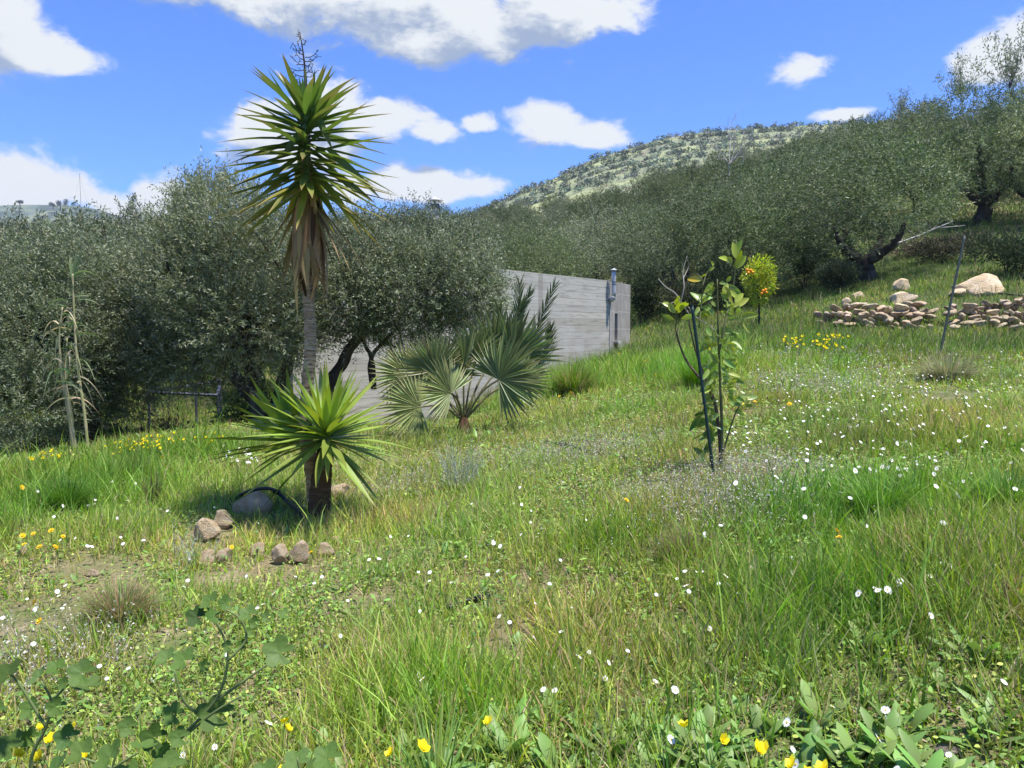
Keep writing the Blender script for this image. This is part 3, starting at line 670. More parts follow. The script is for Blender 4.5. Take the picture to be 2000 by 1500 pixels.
# trees and mast on the distant ridge
def far_tree(px, py, d, w, h, label, seed, flat=False):
    r = np.random.default_rng(seed); k = d / F_PX; top = at(px, py, d); H = h * k; Wd = w * k
    base = top - [0, 0, H]; t = thing('ridge_tree', base, label, 'tree', 'trees on the distant ridge')
    mbc = MB(); B = []
    for j in range(5): B.append([base[0] + r.uniform(-.3, .3) * Wd, base[1] + r.uniform(-.3, .3) * Wd, base[2] + H * (r.uniform(.62, .8) if flat else r.uniform(.35, .72)), Wd * .3, Wd * .3, H * (.16 if flat else .28)])
    P, O = lumpy(420, B, r, .3)
    strips(P, sph(len(P), r), Wd * .13, Wd * .07, 'olive', 3, side=sph(len(P), r), col=vary(len(P), (.05, .07, .055), .25, .05, r), mb=mbc)
    mbc.build('crown', M['far_wood'], t)
    mbt = MB(); tube(mbt, [base - [0, 0, H * .25], base + [Wd * .04, 0, H * .3], base + [0, 0, H * .65]], [Wd * .06, Wd * .05, Wd * .03], 6); mbt.build('trunk', M['bark'], t)
far_tree(38, 389, 600, 15, 16, 'flat topped tree standing alone at the left end of the distant ridge', 1, True)
far_tree(103, 394, 600, 14, 11, 'small rounded tree left of the clump on the distant ridge', 2)
far_tree(117, 390, 600, 14, 17, 'middle tree of the clump on the distant ridge', 3)
far_tree(127, 388, 600, 14, 19, 'tallest tree of the clump on the distant ridge', 4)
far_tree(142, 394, 600, 7, 9, 'tiny round topped tree right of the clump on the distant ridge', 5)
mst = at(158, 404, 605); mb = MB(); tube(mb, [mst - [0, 0, 3], mst + [0, 0, 26]], [.16, .1], 6)
ms = mb.build('mast', M['metal_dark']); tag(ms, 'thin radio mast on the distant ridge right of the trees', 'mast')
mb = MB()
for q in (-6, 6): tube(mb, [mst + [q, 0, -1], mst + [0, 0, 24]], [.04, .04], 4)
o = mb.build('guy_wire', M['metal_dark']); o.parent = ms

# ------------------------------------------------------------------ concrete building
A0 = at(1190, 645, 18.0)[:2]; dirw = unit(np.array([2.47, 3.35])); nrm = np.array([dirw[1], -dirw[0]])
PL = A0 - dirw * 9.0; PLB = PL * 1.33; az2 = R(24.6); d2 = np.array([math.sin(az2), math.cos(az2)]); PE = A0 + d2 * 1.75
back = -nrm
TOPZ = EYE + (645 - 549) / F_PX * 18.0; BOT = -1.3
bld = thing('concrete_building', (A0[0], A0[1], float(ground_z(*A0)[0])), 'low grey board marked concrete building with a flat roof half hidden by the olives', 'building')
def wallquad(p, q, z0, z1, m, name, parent, thick=.2, label=None, u0=0.0):
    """wall slab from p to q with real thickness; UV in metres on its face"""
    p = np.array(p); q = np.array(q); L_ = np.linalg.norm(q - p); dr = (q - p) / L_; nb = np.array([-dr[1], dr[0]]) * thick
    V = []; 
    for (a, z) in ((p, z0), (q, z0), (q, z1), (p, z1)): V.append([a[0], a[1], z])
    for (a, z) in ((p, z0), (q, z0), (q, z1), (p, z1)): V.append([a[0] + nb[0], a[1] + nb[1], z])
    F = np.array([(0, 1, 2, 3), (5, 4, 7, 6), (3, 2, 6, 7), (1, 5, 6, 2), (4, 0, 3, 7), (0, 4, 5, 1)])
    b = MB(); b.add(np.array(V), F); o = b.build(name, m, parent)
    uvl = o.data.uv_layers.new(name='UVMap'); me = o.data; org = np.array(parent.location)
    for li, lp in enumerate(me.loops):
        c = np.array(me.vertices[lp.vertex_index].co) + org; s_ = float((c[:2] - p) @ dr); uvl.data[li].uv = (s_ + u0 + .3 * float((c[:2] - p) @ nb), c[2] - z0)
    if label: o['label'] = label
    return o
wallquad(PL, A0 - dirw * .004, BOT, TOPZ, M['concrete'], 'front_wall', bld)
# end wall with its tall slot
def P_e(s): return A0 + d2 * s
s0, s1 = .42, .66; zs0 = EYE + (645 - 667) / F_PX * 18.3; zs1 = EYE + (645 - 612) / F_PX * 18.4
wallquad(P_e(.05), P_e(s0), BOT, TOPZ - .004, M['concrete_v'], 'end_wall', bld, label='vertically ribbed end wall', u0=0)
wallquad(P_e(s1), P_e(1.75), BOT, TOPZ - .004, M['concrete_v'], 'end_wall', bld, label='vertically ribbed end wall', u0=.6)
wallquad(P_e(s0), P_e(s1), zs1, TOPZ - .006, M['concrete_v'], 'lintel', bld, u0=.4)
mb = MB(); a_ = P_e(s0 - .0) - 0; nb2 = np.array([-d2[1], d2[0]])
wallquad(P_e(s0) + nb2 * .14, P_e(s1) + nb2 * .14, BOT, zs1, M['hollow'], 'window', bld, thick=.03)
c = P_e((s0 + s1) / 2) - nb2 * .0; mb = MB(); box(mb, (c[0], c[1], zs0 - .02), (.40, .22, .05), math.atan2(d2[1], d2[0])); mb.build('sill', M['concrete_p'], bld)
mb = MB(); c = P_e(.0) + nb2 * .0; box(mb, (A0[0] + d2[0] * .02, A0[1] + d2[1] * .02, (TOPZ + BOT) / 2), (.05, .05, TOPZ - BOT - .01), math.atan2(dirw[1], dirw[0])); mb.build('corner_strip', M['concrete_p'], bld)
# flat roof slab with thin raised edge
def roofpoly(inset, z0, z1, m, name):
    C4 = [PL + back * 0 - dirw * .0, A0, PE, PE + back * 4.2, PLB]; ctr = np.mean(C4, 0)
    C4 = [c_ + unit(ctr - c_) * inset for c_ in C4]; b = MB(); n = len(C4)
    V = np.array([[c_[0], c_[1], z0] for c_ in C4] + [[c_[0], c_[1], z1] for c_ in C4])
    tp = np.array([(n, n + 1, n + 2), (n, n + 2, n + 3), (n, n + 3, n + 4)]); bt = np.array([(0, 2, 1), (0, 3, 2), (0, 4, 3)])
    sd = np.array([(i, (i + 1) % n, n + (i + 1) % n, n + i) for i in range(n)]); b.add(V, [tp, bt, sd]); return b.build(name, m, bld)
roofpoly(.22, TOPZ - .25, TOPZ - .06, M['concrete_p'], 'roof')
wallquad(PE + d2 * 0, PE + back * 4.2, BOT, TOPZ - .01, M['concrete'], 'back_wall', bld)
wallquad(PLB, PL + unit(PLB - PL) * .21, BOT, TOPZ - .01, M['concrete'], 'side_wall', bld)
def flue(name, px, d, ytop, ybot, rad, label, offs, cap_r, box_body=False):
    c = at(px, 645, d); zt = EYE + (645 - ytop) / F_PX * d; zb = EYE + (645 - ybot) / F_PX * d
    t = thing(name, (c[0], c[1], zb), label, 'flue')
    b = MB(); tube(b, [(c[0], c[1], z) for z in np.linspace(zb, zt - cap_r * .9, 7)], rad, 16); b.build('pipe', M['metal'], t, True)
    b = MB()
    for f in (.42, .5): z = zb + (zt - zb) * f; tube(b, [(c[0], c[1], z), (c[0], c[1], z + .02)], rad * 1.08, 16)
    b.build('seam_ring', M['metal_dark'], t)
    b = MB(); n = 18; a = np.arange(n) / n * 6.283; z1 = zt - cap_r * .5
    V = np.concatenate([np.stack([c[0] + np.cos(a) * cap_r, c[1] + np.sin(a) * cap_r, np.full(n, z1)], 1), [[c[0], c[1], zt], [c[0], c[1], z1 - .005]]])
    i = np.arange(n); j = (i + 1) % n; b.add(V, [np.stack([i, j, np.full(n, n)], 1), np.stack([j, i, np.full(n, n + 1)], 1)]); b.build('cap', M['metal'], t)
    b = MB()
    for q in range(4): aa = q * 1.57; x, y = c[0] + math.cos(aa) * rad * .95, c[1] + math.sin(aa) * rad * .95; tube(b, [(x, y, zt - cap_r * .95), (x, y, z1 + .01)], .008, 5)
    if box_body: tube(b, [(c[0], c[1], zt - cap_r * 1.5), (c[0], c[1], zt - cap_r * .95)], rad * 1.15, 12)
    b.build('cap_bracket', M['metal_dark'], t); return t, c, zb
t, c, zb = flue('flue_pipe', 1198, 17.85, 525, 580, .050, 'silver metal flue pipe fixed at the corner of the building', 0, .085)
b = MB(); tube(b, smooth_path([(c[0], c[1], zb), (c[0] - .03, c[1] + .02, zb - .06), (c[0] - .06, c[1] + .16, zb - .07)], 8), .057, 12); b.build('elbow', M['metal'], t, True)
flue('roof_chimney', 851, 13.9, 388, 520, .075, 'tall silver chimney pipe with dark conical cowl behind the olive crown', 0, .15, True)

# ------------------------------------------------------------------ yucca
def golden(n, r): return np.arange(n) * 2.39996 + r.normal(0, .18, n)
def rosette(mb, base, axis, length, n, elev0, elev1, LL, WW, r, cols, droop=.12, tipcol=None, fold=.35, elevpow=1.0, topcut=.25):
    """leaves wound round an axis; elevation above the horizontal goes from elev0 (bottom) to elev1 (top)"""
    base = np.asarray(base, float); ax = unit(axis); s1 = unit(np.cross(ax, [.2, 1, .1])); s2 = np.cross(ax, s1)
    t = np.linspace(0, 1, n); a = golden(n, r); e = np.radians(elev0 + (elev1 - elev0) * t ** elevpow + r.normal(0, 7, n))
    out = s1 * np.cos(a)[:, None] + s2 * np.sin(a)[:, None]
    D = out * np.cos(e)[:, None] + ax * np.sin(e)[:, None]
    P = base + ax * (length * t)[:, None] + out * .02
    L = LL * (1 - topcut * t ** 3) * r.uniform(.80, 1.1, n)
    bend = r.normal(0, .045, (n, 3)); bend[:, 2] -= droop * np.cos(e) * r.uniform(.1, 1.9, n)
    side = np.cross(D, ax + 0 * D); side = unit(side)
    strips(P, D, L, WW * r.uniform(.85, 1.12, n), 'yucca', 9, bend=bend, side=side, fold=fold, col=cols(t, n), tipcol=tipcol, mb=mb)
yb = hit(622, 1012); YD = yb[1]
yuc = thing('yucca', yb, 'tall yucca with shaggy spiky crown and two bright green rosettes at its foot', 'yucca')
ax_pts = [yb - [0, 0, .12], at(612, 930, YD), at(598, 850, YD), at(600, 760, YD), at(606, 690, YD), at(606, 640, YD), at(602, 570, YD), at(603, 480, YD), at(600, 400, YD), at(598, 300, YD), at(597, 215, YD)]
mb = MB(); P = smooth_path(ax_pts, 110); rr_ = np.interp(np.linspace(0, 1, len(P)), [0, .1, .3, .55, 1], [.060, .046, .036, .033, .024]) * (1 + .05 * np.sin(np.arange(len(P)) * 2.1)); tube(mb, P, rr_, 14, jit=.03)
mb.build('trunk', M['yucca_trunk'], yuc, True)
mb = MB(); tube(mb, smooth_path([yb - [0, 0, .12], at(624, 990, YD - .05), at(627, 940, YD - .07), at(636, 880, YD - .1)], 24), np.linspace(.075, .05, 25), 14, jit=.08)
mb.build('foot', M['yucca_foot'], yuc, True)
r = np.random.default_rng(41); mb = MB()
def cA(t, n):
    g = np.array([.12, .19, .045]); y = np.array([.30, .28, .045]); k = np.clip(.5 - t, 0, 1)[:, None] * r.uniform(0, 2.2, (n, 1)); k = np.clip(k, 0, 1); return vary(n, g * (1 - k) + y * k, .15, .06, r)
rosette(mb, at(601, 372, YD), at(597, 215, YD) - at(601, 372, YD), .47, 136, -22, 54, .54, .043, r, cA, droop=.07, tipcol=(.26, .17, .07), elevpow=2.4, topcut=.42)
rosette(mb, at(598, 262, YD), (0.06, -.02, 1), .08, 12, 46, 84, .34, .04, r, lambda t, n: vary(n, (.13, .21, .06), .1, .04, r), droop=.02, elevpow=1)
for (bx, by, tx, ty, dd_, wd) in [(600,245,548,306,-.12,.045),(598,308,601,378,-.1,.04),(599,275,600,325,-.1,.04),(610,205,650,290,-.2,.04),(640,290,745,385,-.1,.042),(640,330,735,395,-.1,.04)]:
    p0 = at(bx, by, YD - .03); p1 = at(tx, ty, YD + dd_); strips([p0], [p1 - p0], np.linalg.norm(p1 - p0) * 1.0, wd, 'yucca', 9, side=[np.cross(p1 - p0, [0, -1, .1])], fold=.3, bend=[[0, 0, -.03]], col=(.13, .19, .05), tipcol=(.2, .15, .04), mb=mb)
mb.build('leaf_crown', M['yucca'], yuc, True)
mb = MB(); n = 120; r = np.random.default_rng(42); a = r.uniform(0, 6.28, n); tz = r.random(n) ** .8
P0 = np.array([at(601, 380 + 55 * q, YD) for q in tz]) + np.stack([np.cos(a), np.sin(a), 0 * a], 1) * .06
LL = r.uniform(.32, .62, n) * (1 - .15 * tz)
D = np.stack([np.cos(a) * .34, np.sin(a) * .34, -np.ones(n)], 1); bend = np.stack([-np.cos(a) * .42, -np.sin(a) * .42, 0 * a], 1) * r.uniform(.75, 1.2, (n, 1))
strips(P0, D, LL, r.uniform(.02, .05, n), 'yucca', 8, bend=bend + r.normal(0, .10, (n, 3)), side=np.stack([-np.sin(a), np.cos(a), r.normal(0, .3, n)], 1), fold=.4, col=vary(n, [(.36, .235, .12)], .35, .08, r), mb=mb)
n = 14; a = r.uniform(0, 6.28, n); D = np.stack([np.cos(a) * .9, np.sin(a) * .5, -np.ones(n) * .75], 1)
strips(np.tile(at(600, 385, YD), (n, 1)), D, r.uniform(.3, .45, n), .028, 'yucca', 8, bend=np.array([0, 0, -.35]), fold=.4, col=vary(n, (.34, .25, .12), .3, .08, r), mb=mb)
mb.build('dead_leaves', M['dead'], yuc, True)
mb = MB(); sp = smooth_path([at(598,215,YD), at(597,160,YD), at(594,120,YD), at(590,90,YD), at(585,62,YD)], 20); tube(mb, sp[:9], np.linspace(.012, .008, 9), 7, mi=1); tube(mb, sp[8:], np.linspace(.006, .002, len(sp) - 8), 5)
for (bx, by, tx, ty) in [(593,108,572,84),(592,100,580,82),(594,118,574,95),(596,126,572,113),(597,136,562,130),(596,112,622,98),(596,120,620,108),(597,142,612,125),(597,150,620,138),(596,165,578,155),(594,150,560,130),(590,85,597,78),(588,75,582,60),(597,128,608,118),(596,175,580,160)]:
    p0 = at(bx, by, YD); p1 = at(tx, ty, YD + r.uniform(-.06, .06)); m_ = (p0 + p1) / 2 - [0, 0, .015]; Q = smooth_path([p0, m_, p1], 8); tube(mb, Q, np.linspace(.003, .0013, len(Q)), 4)
    for q in Q[2:]: e = q + r.normal(0, .012, 3); tube(mb, [q, e], [.0016, .0016], 4)
mb.build('flower_stalk', [M['stalk'], M['twig']], yuc)
GB = np.array([.25, .35, .06])
for (cx, cy, dd_, n, ax, LL, seed, e0, e1) in [(637, 868, -.14, 88, (.06, -.12, 1), .50, 43, -28, 76), (582, 872, .12, 60, (-.50, .15, 1), .50, 44, 0, 72)]:
    r = np.random.default_rng(seed); mb = MB(); rosette(mb, at(cx, cy, YD + dd_), ax, .10, n, e0, e1, LL, .042, r, lambda t, n: vary(n, GB * (.75 + .5 * t[:, None]), .12, .05, r), droop=.10, tipcol=(.2, .2, .03), fold=.32, elevpow=.95)
    o = mb.build('side_rosette', M['yucca'], yuc, True); o['label'] = 'bright green rosette at the foot' if dd_ < 0 else 'rear rosette leaning left'

# ------------------------------------------------------------------ fan palm and young date palm
def fan(hub, stalk, normal, span, L, n, parent, r, base, droop=.10, tone=(.135, .165, .06), open_=1.0):
    hub = np.asarray(hub, float); ax = unit(stalk); nm = unit(np.asarray(normal, float)); nm = unit(nm - ax * (nm @ ax)); sd = np.cross(nm, ax)
    a = np.radians(np.linspace(-span / 2, span / 2, n) + r.normal(0, .8, n)); mb = MB()
    D = ax * np.cos(a)[:, None] + sd * np.sin(a)[:, None] + nm * (.16 * np.cos(a * .5) + r.normal(0, .03, n))[:, None]
    LL = L * (.80 + .2 * np.cos(a * .8)) * r.uniform(.93, 1.04, n)
    side = unit(np.cross(D, nm))
    bend = -nm * droop * r.uniform(.2, 1.2, n)[:, None] + np.array([0, 0, -1]) * droop * r.uniform(.3, 1.1, n)[:, None]
    strips(np.tile(hub, (n, 1)), D, LL, 2 * LL * .5 * math.tan(R(span / n / 2)) * 1.35, 'seg', 9, bend=bend, side=side, fold=.75, col=vary(n, tone, .14, .05, r), basecol=(.22, .26, .11), tipcol=(.2, .18, .09), mb=mb)
    o = mb.build('fan_leaf', M['palm'], parent, False)
    mb = MB(); m_ = (hub + base) / 2 + [0, 0, .07]; tube(mb, smooth_path([base, m_, hub, hub + ax * .03], 14), np.linspace(.011, .006, 15), 6); s = mb.build('petiole', M['petiole'], parent, True)
    return o
pb = hit(908, 852); PD = pb[1]; palm = thing('fan_palm', pb, 'fan palm with pleated grey green fans beside the concrete wall', 'palm')
mb = MB(); tube(mb, [pb - [0, 0, .1], at(905, 835, PD), at(906, 815, PD)], [.07, .06, .03], 9, jit=.25); mb.build('stump', M['palm_foot'], palm)
r = np.random.default_rng(51); cb = at(906, 822, PD)
kd = PD / F_PX
for (hx, hy, dz, sx, sz, nx, ny, nz, span, Lp) in [
    (975,741,-.10, .55,.45, -.15,-1,.35, 235,108),
    (1000,700,.25, .45,.9, -.1,-1,.1, 120,120),
    (965,700,.30, .1,1, .1,-1,.1, 150,118),
    (850,724,.05, -.45,.95, .1,-1,.25, 200,92),
    (800,733,.05, -.9,.35, .2,-1,.3, 230,85),
    (905,716,.0, .02,1, .9,-.45,.1, 70,95),
    (872,728,.22, -.05,1, .0,-1,.1, 190,96),
    (880,768,-.22, -.35,.35, .25,-1,.75, 215,88),
    (820,795,-.2, -.85,.12, .0,-1,.5, 220,90),
    (930,705,.15, .1,1, -.5,-1,.1, 110,95),
    (835,760,.2, -.8,.6, .3,-1,.2, 160,84),
    (1010,745,.1, .9,.15, .1,-1,.6, 130,80)]:
    hub = at(hx, hy, PD + dz); fan(hub, np.array([sx, -.15, sz]), (nx, ny, nz), span, Lp * kd, max(14, int(span / 6.3)), palm, r, cb, tone=(.27, .31, .12) if hx < 900 else (.19, .25, .09))
db = hit(985, 812); DD = max(db[1], PD + .5); v = ray(985, 645) * DD; db = gnd(v[0], v[1]); dp = thing('date_palm', db, 'young feather leaved palm sprouting behind the fan palm', 'palm'); r = np.random.default_rng(52)
def frond(p0, p1, p2, L2, n, tone):
    Q = smooth_path([p0, p1, p2], 30); m = len(Q); T = unit(np.gradient(Q, axis=0)); mb = MB(); tube(mb, Q, np.linspace(.008, .002, m), 5, mi=1)
    t = np.linspace(.22, .99, n); P = np.stack([np.interp(t * (m - 1), np.arange(m), Q[:, k]) for k in range(3)], 1); TT = unit(np.stack([np.interp(t * (m - 1), np.arange(m), T[:, k]) for k in range(3)], 1))
    view = np.array([0, -1, .1])
    for sgn in (-1, 1):
        sd = unit(np.cross(TT, view)) * sgn; D = unit(sd * (.55 - .25 * t[:, None]) + TT + r.normal(0, .07, (n, 3)) + view * .12)
        strips(P, D, L2 * np.sin(.35 + t * 2.2) * r.uniform(.85, 1.1, n), .013, 'yucca', 5, side=np.cross(D, view + r.normal(0, .5, (n, 3))), fold=.5, bend=[0, 0, -.05], col=vary(n, tone, .15, .05, r), mb=mb)
    mb.build('frond', [M['palm'], M['petiole']], dp)
for (a, b, c_, L2, tone) in [((985,800),(1008,670),(1015,552),.24,(.20,.23,.10)),((985,800),(1030,690),(1082,560),.24,(.10,.14,.05)),((980,800),(985,680),(975,600),.2,(.13,.17,.06)),((990,800),(1060,700),(1075,640),.2,(.12,.16,.06)),((985,800),(1000,650),(1035,570),.2,(.16,.2,.08))]:
    frond(at(*a, DD), at(*b, DD + .05), at(*c_, DD), L2, 34, tone)

# ------------------------------------------------------------------ citrus sapling and stakes
sb = hit(1408, 915); SD = sb[1]; r = np.random.default_rng(61)
sap = thing('citrus_sapling', sb, 'thin young lemon tree with yellow green leaves beside a dark green stake', 'tree')
mb = MB(); mb2 = MB(); mb3 = MB()
def pp(x, y, dz=0): return at(x, y, SD + dz)
BR = [([(1408,930),(1406,860),(1398,795),(1385,760),(1358,728),(1338,700),(1325,665),(1319,640)],.012,.004,0),
      ([(1408,925),(1410,850),(1407,760),(1404,680),(1402,620),(1401,545)],.011,.003,1),
      ([(1409,900),(1422,850),(1440,800),(1462,770)],.006,.003,1),
      ([(1404,690),(1416,630),(1430,570),(1436,520),(1438,470)],.007,.003,1),
      ([(1392,780),(1378,740),(1360,690),(1348,640),(1345,610)],.007,.003,0),
      ([(1319,642),(1322,615),(1318,590)],.004,.002,1),([(1345,612),(1330,590),(1318,572),(1300,560),(1286,545)],.004,.0015,2),
      ([(1330,590),(1336,560),(1334,530),(1342,500)],.003,.001,2),([(1334,545),(1345,520),(1342,505)],.002,.001,2),
      ([(1345,600),(1360,620),(1385,635),(1402,650)],.003,.002,2),([(1318,590),(1300,595),(1288,590)],.0025,.001,2),
      ([(1365,640),(1370,590),(1372,550),(1362,535)],.004,.002,1),([(1372,560),(1380,535),(1392,520)],.003,.0015,1)]
for pts, ra, rb, kind in BR:
    Q = smooth_path([pp(x, y, r.uniform(-.04, .04)) for x, y in pts], 26); Q[0] = pp(*pts[0]); tube((mb, mb2, mb3)[kind], Q, np.linspace(ra, rb, len(Q)), 7)
mb.build('trunk', M['bark_sapling'], sap, True); mb2.build('green_shoot', M['twig'], sap, True); mb3.build('dead_twig', M['twig_dead'], sap, True)
ml = MB(); YG = (.34, .41, .06); GG = (.20, .30, .07); YY = (.62, .47, .04)
def cleaf(x, y, ang, lp, c_, wf=.42, dz=None):
    """a leaf seen at pixel x,y pointing at ang degrees (0 = right, 90 = up), lp pixels long"""
    L_ = .88 * lp * SD / F_PX; a = R(ang); D = np.array([math.cos(a), r.normal(0, .45), math.sin(a)]); sd = np.cross(D, [r.normal(0, .35), -1, r.normal(0, .5)])
    strips([pp(x, y, dz if dz is not None else r.uniform(-.08, .08))], [D], L_, L_ * wf, 'leaf', 9, side=[sd], fold=.3, bend=[[r.normal(0, .12), r.normal(0, .16), -.22 + r.normal(0, .12)]], col=vary(1, c_, .14, .05, r), basecol=(.32, .36, .07), mb=ml)
for (x, y, a, lp, c_) in [(1437,505,95,40,YG),(1436,522,80,44,YG),(1434,525,55,46,YG),(1436,500,75,38,YG),(1424,510,150,32,YG),(1430,515,110,28,YG),
    (1370,548,155,36,YY),(1386,530,70,18,YG),(1393,520,100,16,YG),(1380,535,200,14,YG),
    (1318,612,110,36,YG),(1320,612,75,40,YG),(1328,600,50,32,YG),(1310,600,140,28,YG),(1330,622,20,34,GG),(1316,625,165,34,GG),(1322,600,95,32,YG),(1334,625,60,26,YG),
    (1368,590,120,34,GG),(1372,592,70,34,GG),(1376,588,35,40,GG),(1374,582,150,24,GG),(1366,600,220,24,GG),
    (1436,592,60,34,YG),(1432,600,35,40,YG),(1420,585,120,28,GG),(1425,575,200,24,GG),(1448,620,30,38,YG),(1452,628,-60,26,YG),(1440,615,80,26,GG)]: cleaf(x, y, a, lp, c_)
for k in range(110):
    y = r.uniform(545, 815); x = np.interp(y, [545, 700, 810], [1402, 1405, 1409]); s = r.choice([-1, 1]); cleaf(x + s * r.uniform(0, 24), y, 90 - s * r.uniform(15, 150), r.uniform(17, 32), GG if r.random() < .6 else YG)
for k in range(14): x = r.uniform(1440, 1468); cleaf(x, 800 - (x - 1440) * 1.1, r.uniform(0, 180), r.uniform(18, 30), GG)
for k in range(9): cleaf(r.uniform(1368, 1390), r.uniform(800, 835), r.uniform(120, 330), r.uniform(26, 40), (.07, .15, .03))
for k in range(14): cleaf(r.uniform(1370, 1400), r.uniform(840, 915), r.uniform(60, 300), r.uniform(18, 30), (.08, .16, .035))
ml.build('leaves', M['lemon_leaf'], sap, True)
def stake(name, b, t_, rad, m, label, knobs=0):
    b = np.asarray(b); t_ = np.asarray(t_); o = thing(name, b, label, 'stake'); mb = MB(); d = unit(t_ - b)
    n = 40; tt = np.linspace(-.06, 1, n)[:, None]; P = b + (t_ - b) * tt; tube(mb, P, rad * (1 + .10 * (np.arange(n) % 2)), 10); mb.build('rod', m, o, True)
    mb = MB(); tube(mb, [t_ - d * .004, t_ + d * .012], [rad * 1.12, rad * .8], 10); mb.build('cap', m, o); return o
s0_ = hit(1395, 938); stake('plant_stake', s0_, at(1352, 600, s0_[1] + .05), .0082, M['stake'], 'dark green plastic covered stake leaning beside the citrus sapling')
s1_ = hit(1834, 700); stake('plant_stake', s1_, at(1884, 462, s1_[1] + .2), .016, M['stake_grey'], 'grey green stake leaning right in front of the stone terrace wall')

# ------------------------------------------------------------------ canes and steel frame on the left
cb_ = hit(155, 884); CD = cb_[1]; reed = thing('giant_reed', cb_, 'clump of dry giant reed canes with drooping leaves at the left', 'reed'); r = np.random.default_rng(71)
CN = [[(172,876),(164,800),(152,720),(146,640),(143,570),(142,535)],[(150,884),(136,800),(121,720),(116,660),(122,600)],[(144,884),(132,800),(120,735),(112,690)],[(147,882),(138,800),(128,740),(131,660)]]
for k, pts in enumerate(CN):
    mb = MB(); Q = smooth_path([at(x, y, CD + k * .04) for x, y in pts], 40); Q[0] -= [0, 0, .08]; rad = np.linspace(.013, .006, len(Q)) * (1 + .14 * (np.arange(len(Q)) % 5 == 0)); tube(mb, Q, rad, 8); mb.build('cane', M['cane'], reed, True)
mb = MB()
def rleaf(x, y, ang, lp, bendz, c_, w=.022): L_ = lp * CD / F_PX; a = R(ang); D = np.array([math.cos(a), r.normal(0, .25), math.sin(a)]); strips([at(x, y, CD + r.uniform(-.05, .15))], [D], L_, w * r.uniform(.8, 1.2), 'yucca', 9, side=[np.cross(D, [r.normal(0, .5), -1, r.normal(0, .6)])], fold=.4, bend=[[0, 0, bendz]], col=vary(1, c_, .12, .06, r), tipcol=(.45, .40, .25), mb=mb)
RGN = (.17, .24, .09); RDR = (.50, .44, .27)
for (x, y, a, lp, bz) in [(143,540,80,60,0),(144,545,70,75,0),(145,535,30,80,-.9),(143,538,10,45,-.3),(142,545,100,50,0),(146,580,20,30,-.3),(147,650,55,55,-.1),(146,640,40,60,-1.1)]: rleaf(x, y, a, lp, bz, RGN)
for k in range(52):
    x = r.uniform(108, 152); y = r.uniform(585, 760); rleaf(x, y, r.uniform(20, 160), r.uniform(38, 85), -r.uniform(.6, 2.0), RGN if r.random() < .62 else RDR, .018)
for k in range(10): rleaf(r.uniform(118, 150), r.uniform(740, 790), r.choice([20, 160]), r.uniform(25, 60), -1.0, RDR, .015)
mb.build('leaves', M['reed_leaf'], reed, True)
fb = at(290, 768, 10.2); fl = gnd(fb[0], fb[1]); fr_ = thing('metal_frame', fl, 'empty blue grey steel frame standing below the meadow under the olives', 'frame')
def leg(x, y, d): p = at(x, y, d); g = gnd(p[0], p[1]); mb = MB(); tube(mb, [g - [0, 0, .1], p], [.018, .018], 4); mb.build('post', M['frame'], fr_); return p
Pa = leg(290, 766, 10.2); Pb = leg(382, 752, 11.6); Pc = leg(430, 742, 12.2); Pd = leg(425, 772, 10.4)
for a, b in ((Pa, Pb), (Pb, Pc), (Pa, Pd), (Pd, Pc)): mb = MB(); tube(mb, [a, b], [.020, .020], 4); mb.build('rail', M['frame'], fr_)

# ------------------------------------------------------------------ stones
def stone_mesh(seed, m, sub=3, rough=.22, angular=.55):
    r = np.random.default_rng(seed); import bmesh
    bm = bmesh.new(); bmesh.ops.create_icosphere(bm, subdivisions=sub, radius=1.0)
    V = np.array([v.co[:] for v in bm.verts]); 
    for k in range(9):                               # knock flat faces off the ball
        n = unit(r.normal(size=3)); h = r.uniform(.55, .85); s = V @ n; V -= np.maximum(s - h, 0)[:, None] * n * angular * 1.6
    V *= (1 + rough * .55 * fnoise(V, seed, 4, 2.6))[:, None]
    for v, c_ in zip(bm.verts, V): v.co = c_
    me = bpy.data.meshes.new('rock'); bm.to_mesh(me); bm.free(); me.materials.append(m)
    me.polygons.foreach_set('use_smooth', [sub > 2] * len(me.polygons)); return me
STN = [stone_mesh(300 + k, M['rock'], 4, .20, .62) for k in range(6)]; STG = [stone_mesh(320 + k, M['rock_grey'], 3) for k in range(5)]
def rock(px, py, w, h, label, k, bank=STN, depth=None, rz=0., tilt=0., d=None, group=None):
    g = hit(px, py + h * .35) if d is None else gnd(*(at(px, py, d)[:2])); D_ = g[1]; kk = D_ / F_PX
    o = link('rock', bank[k % len(bank)]); sx, sz = w / 2 * kk, h / 2 * kk; sy = (depth or (w + h) / 4) * kk
    o.location = (g[0], g[1] + sy * .3, g[2] + sz * (.95 if h < 45 else .6)); o.scale = (sx * 1.15, sy * 1.15, sz * 1.35); o.rotation_euler = (0, tilt, rz)
    if d is not None: c_ = at(px, py, d); o.location = c_
    return tag(o, label, 'rock', group)
rock(402,1045,46,42,'pale tan rock leaning left of the yucca foot',0); rock(432,1022,48,30,'low buff rock wedged above the leaning tan rock',1)
rock(490,990,64,48,'large tan boulder under the black pipe beside the yucca',2,tilt=-.15); rock(437,1092,34,26,'small rounded stone at the left end of the stone row',3)
rock(503,1079,36,26,'brown topped stone second in the row below the yucca',4); rock(549,1090,36,34,'squarish pinkish stone in the middle of the row',5)
rock(584,1087,36,42,'pointed upright stone in the row below the yucca',0,tilt=.5); rock(634,1080,42,22,'flat pale stone at the right end of the row',1)
rock(650,1058,30,14,'half buried flat stone above the right end of the row',2); rock(662,965,44,26,'buff stone behind the yucca foot at right',3)
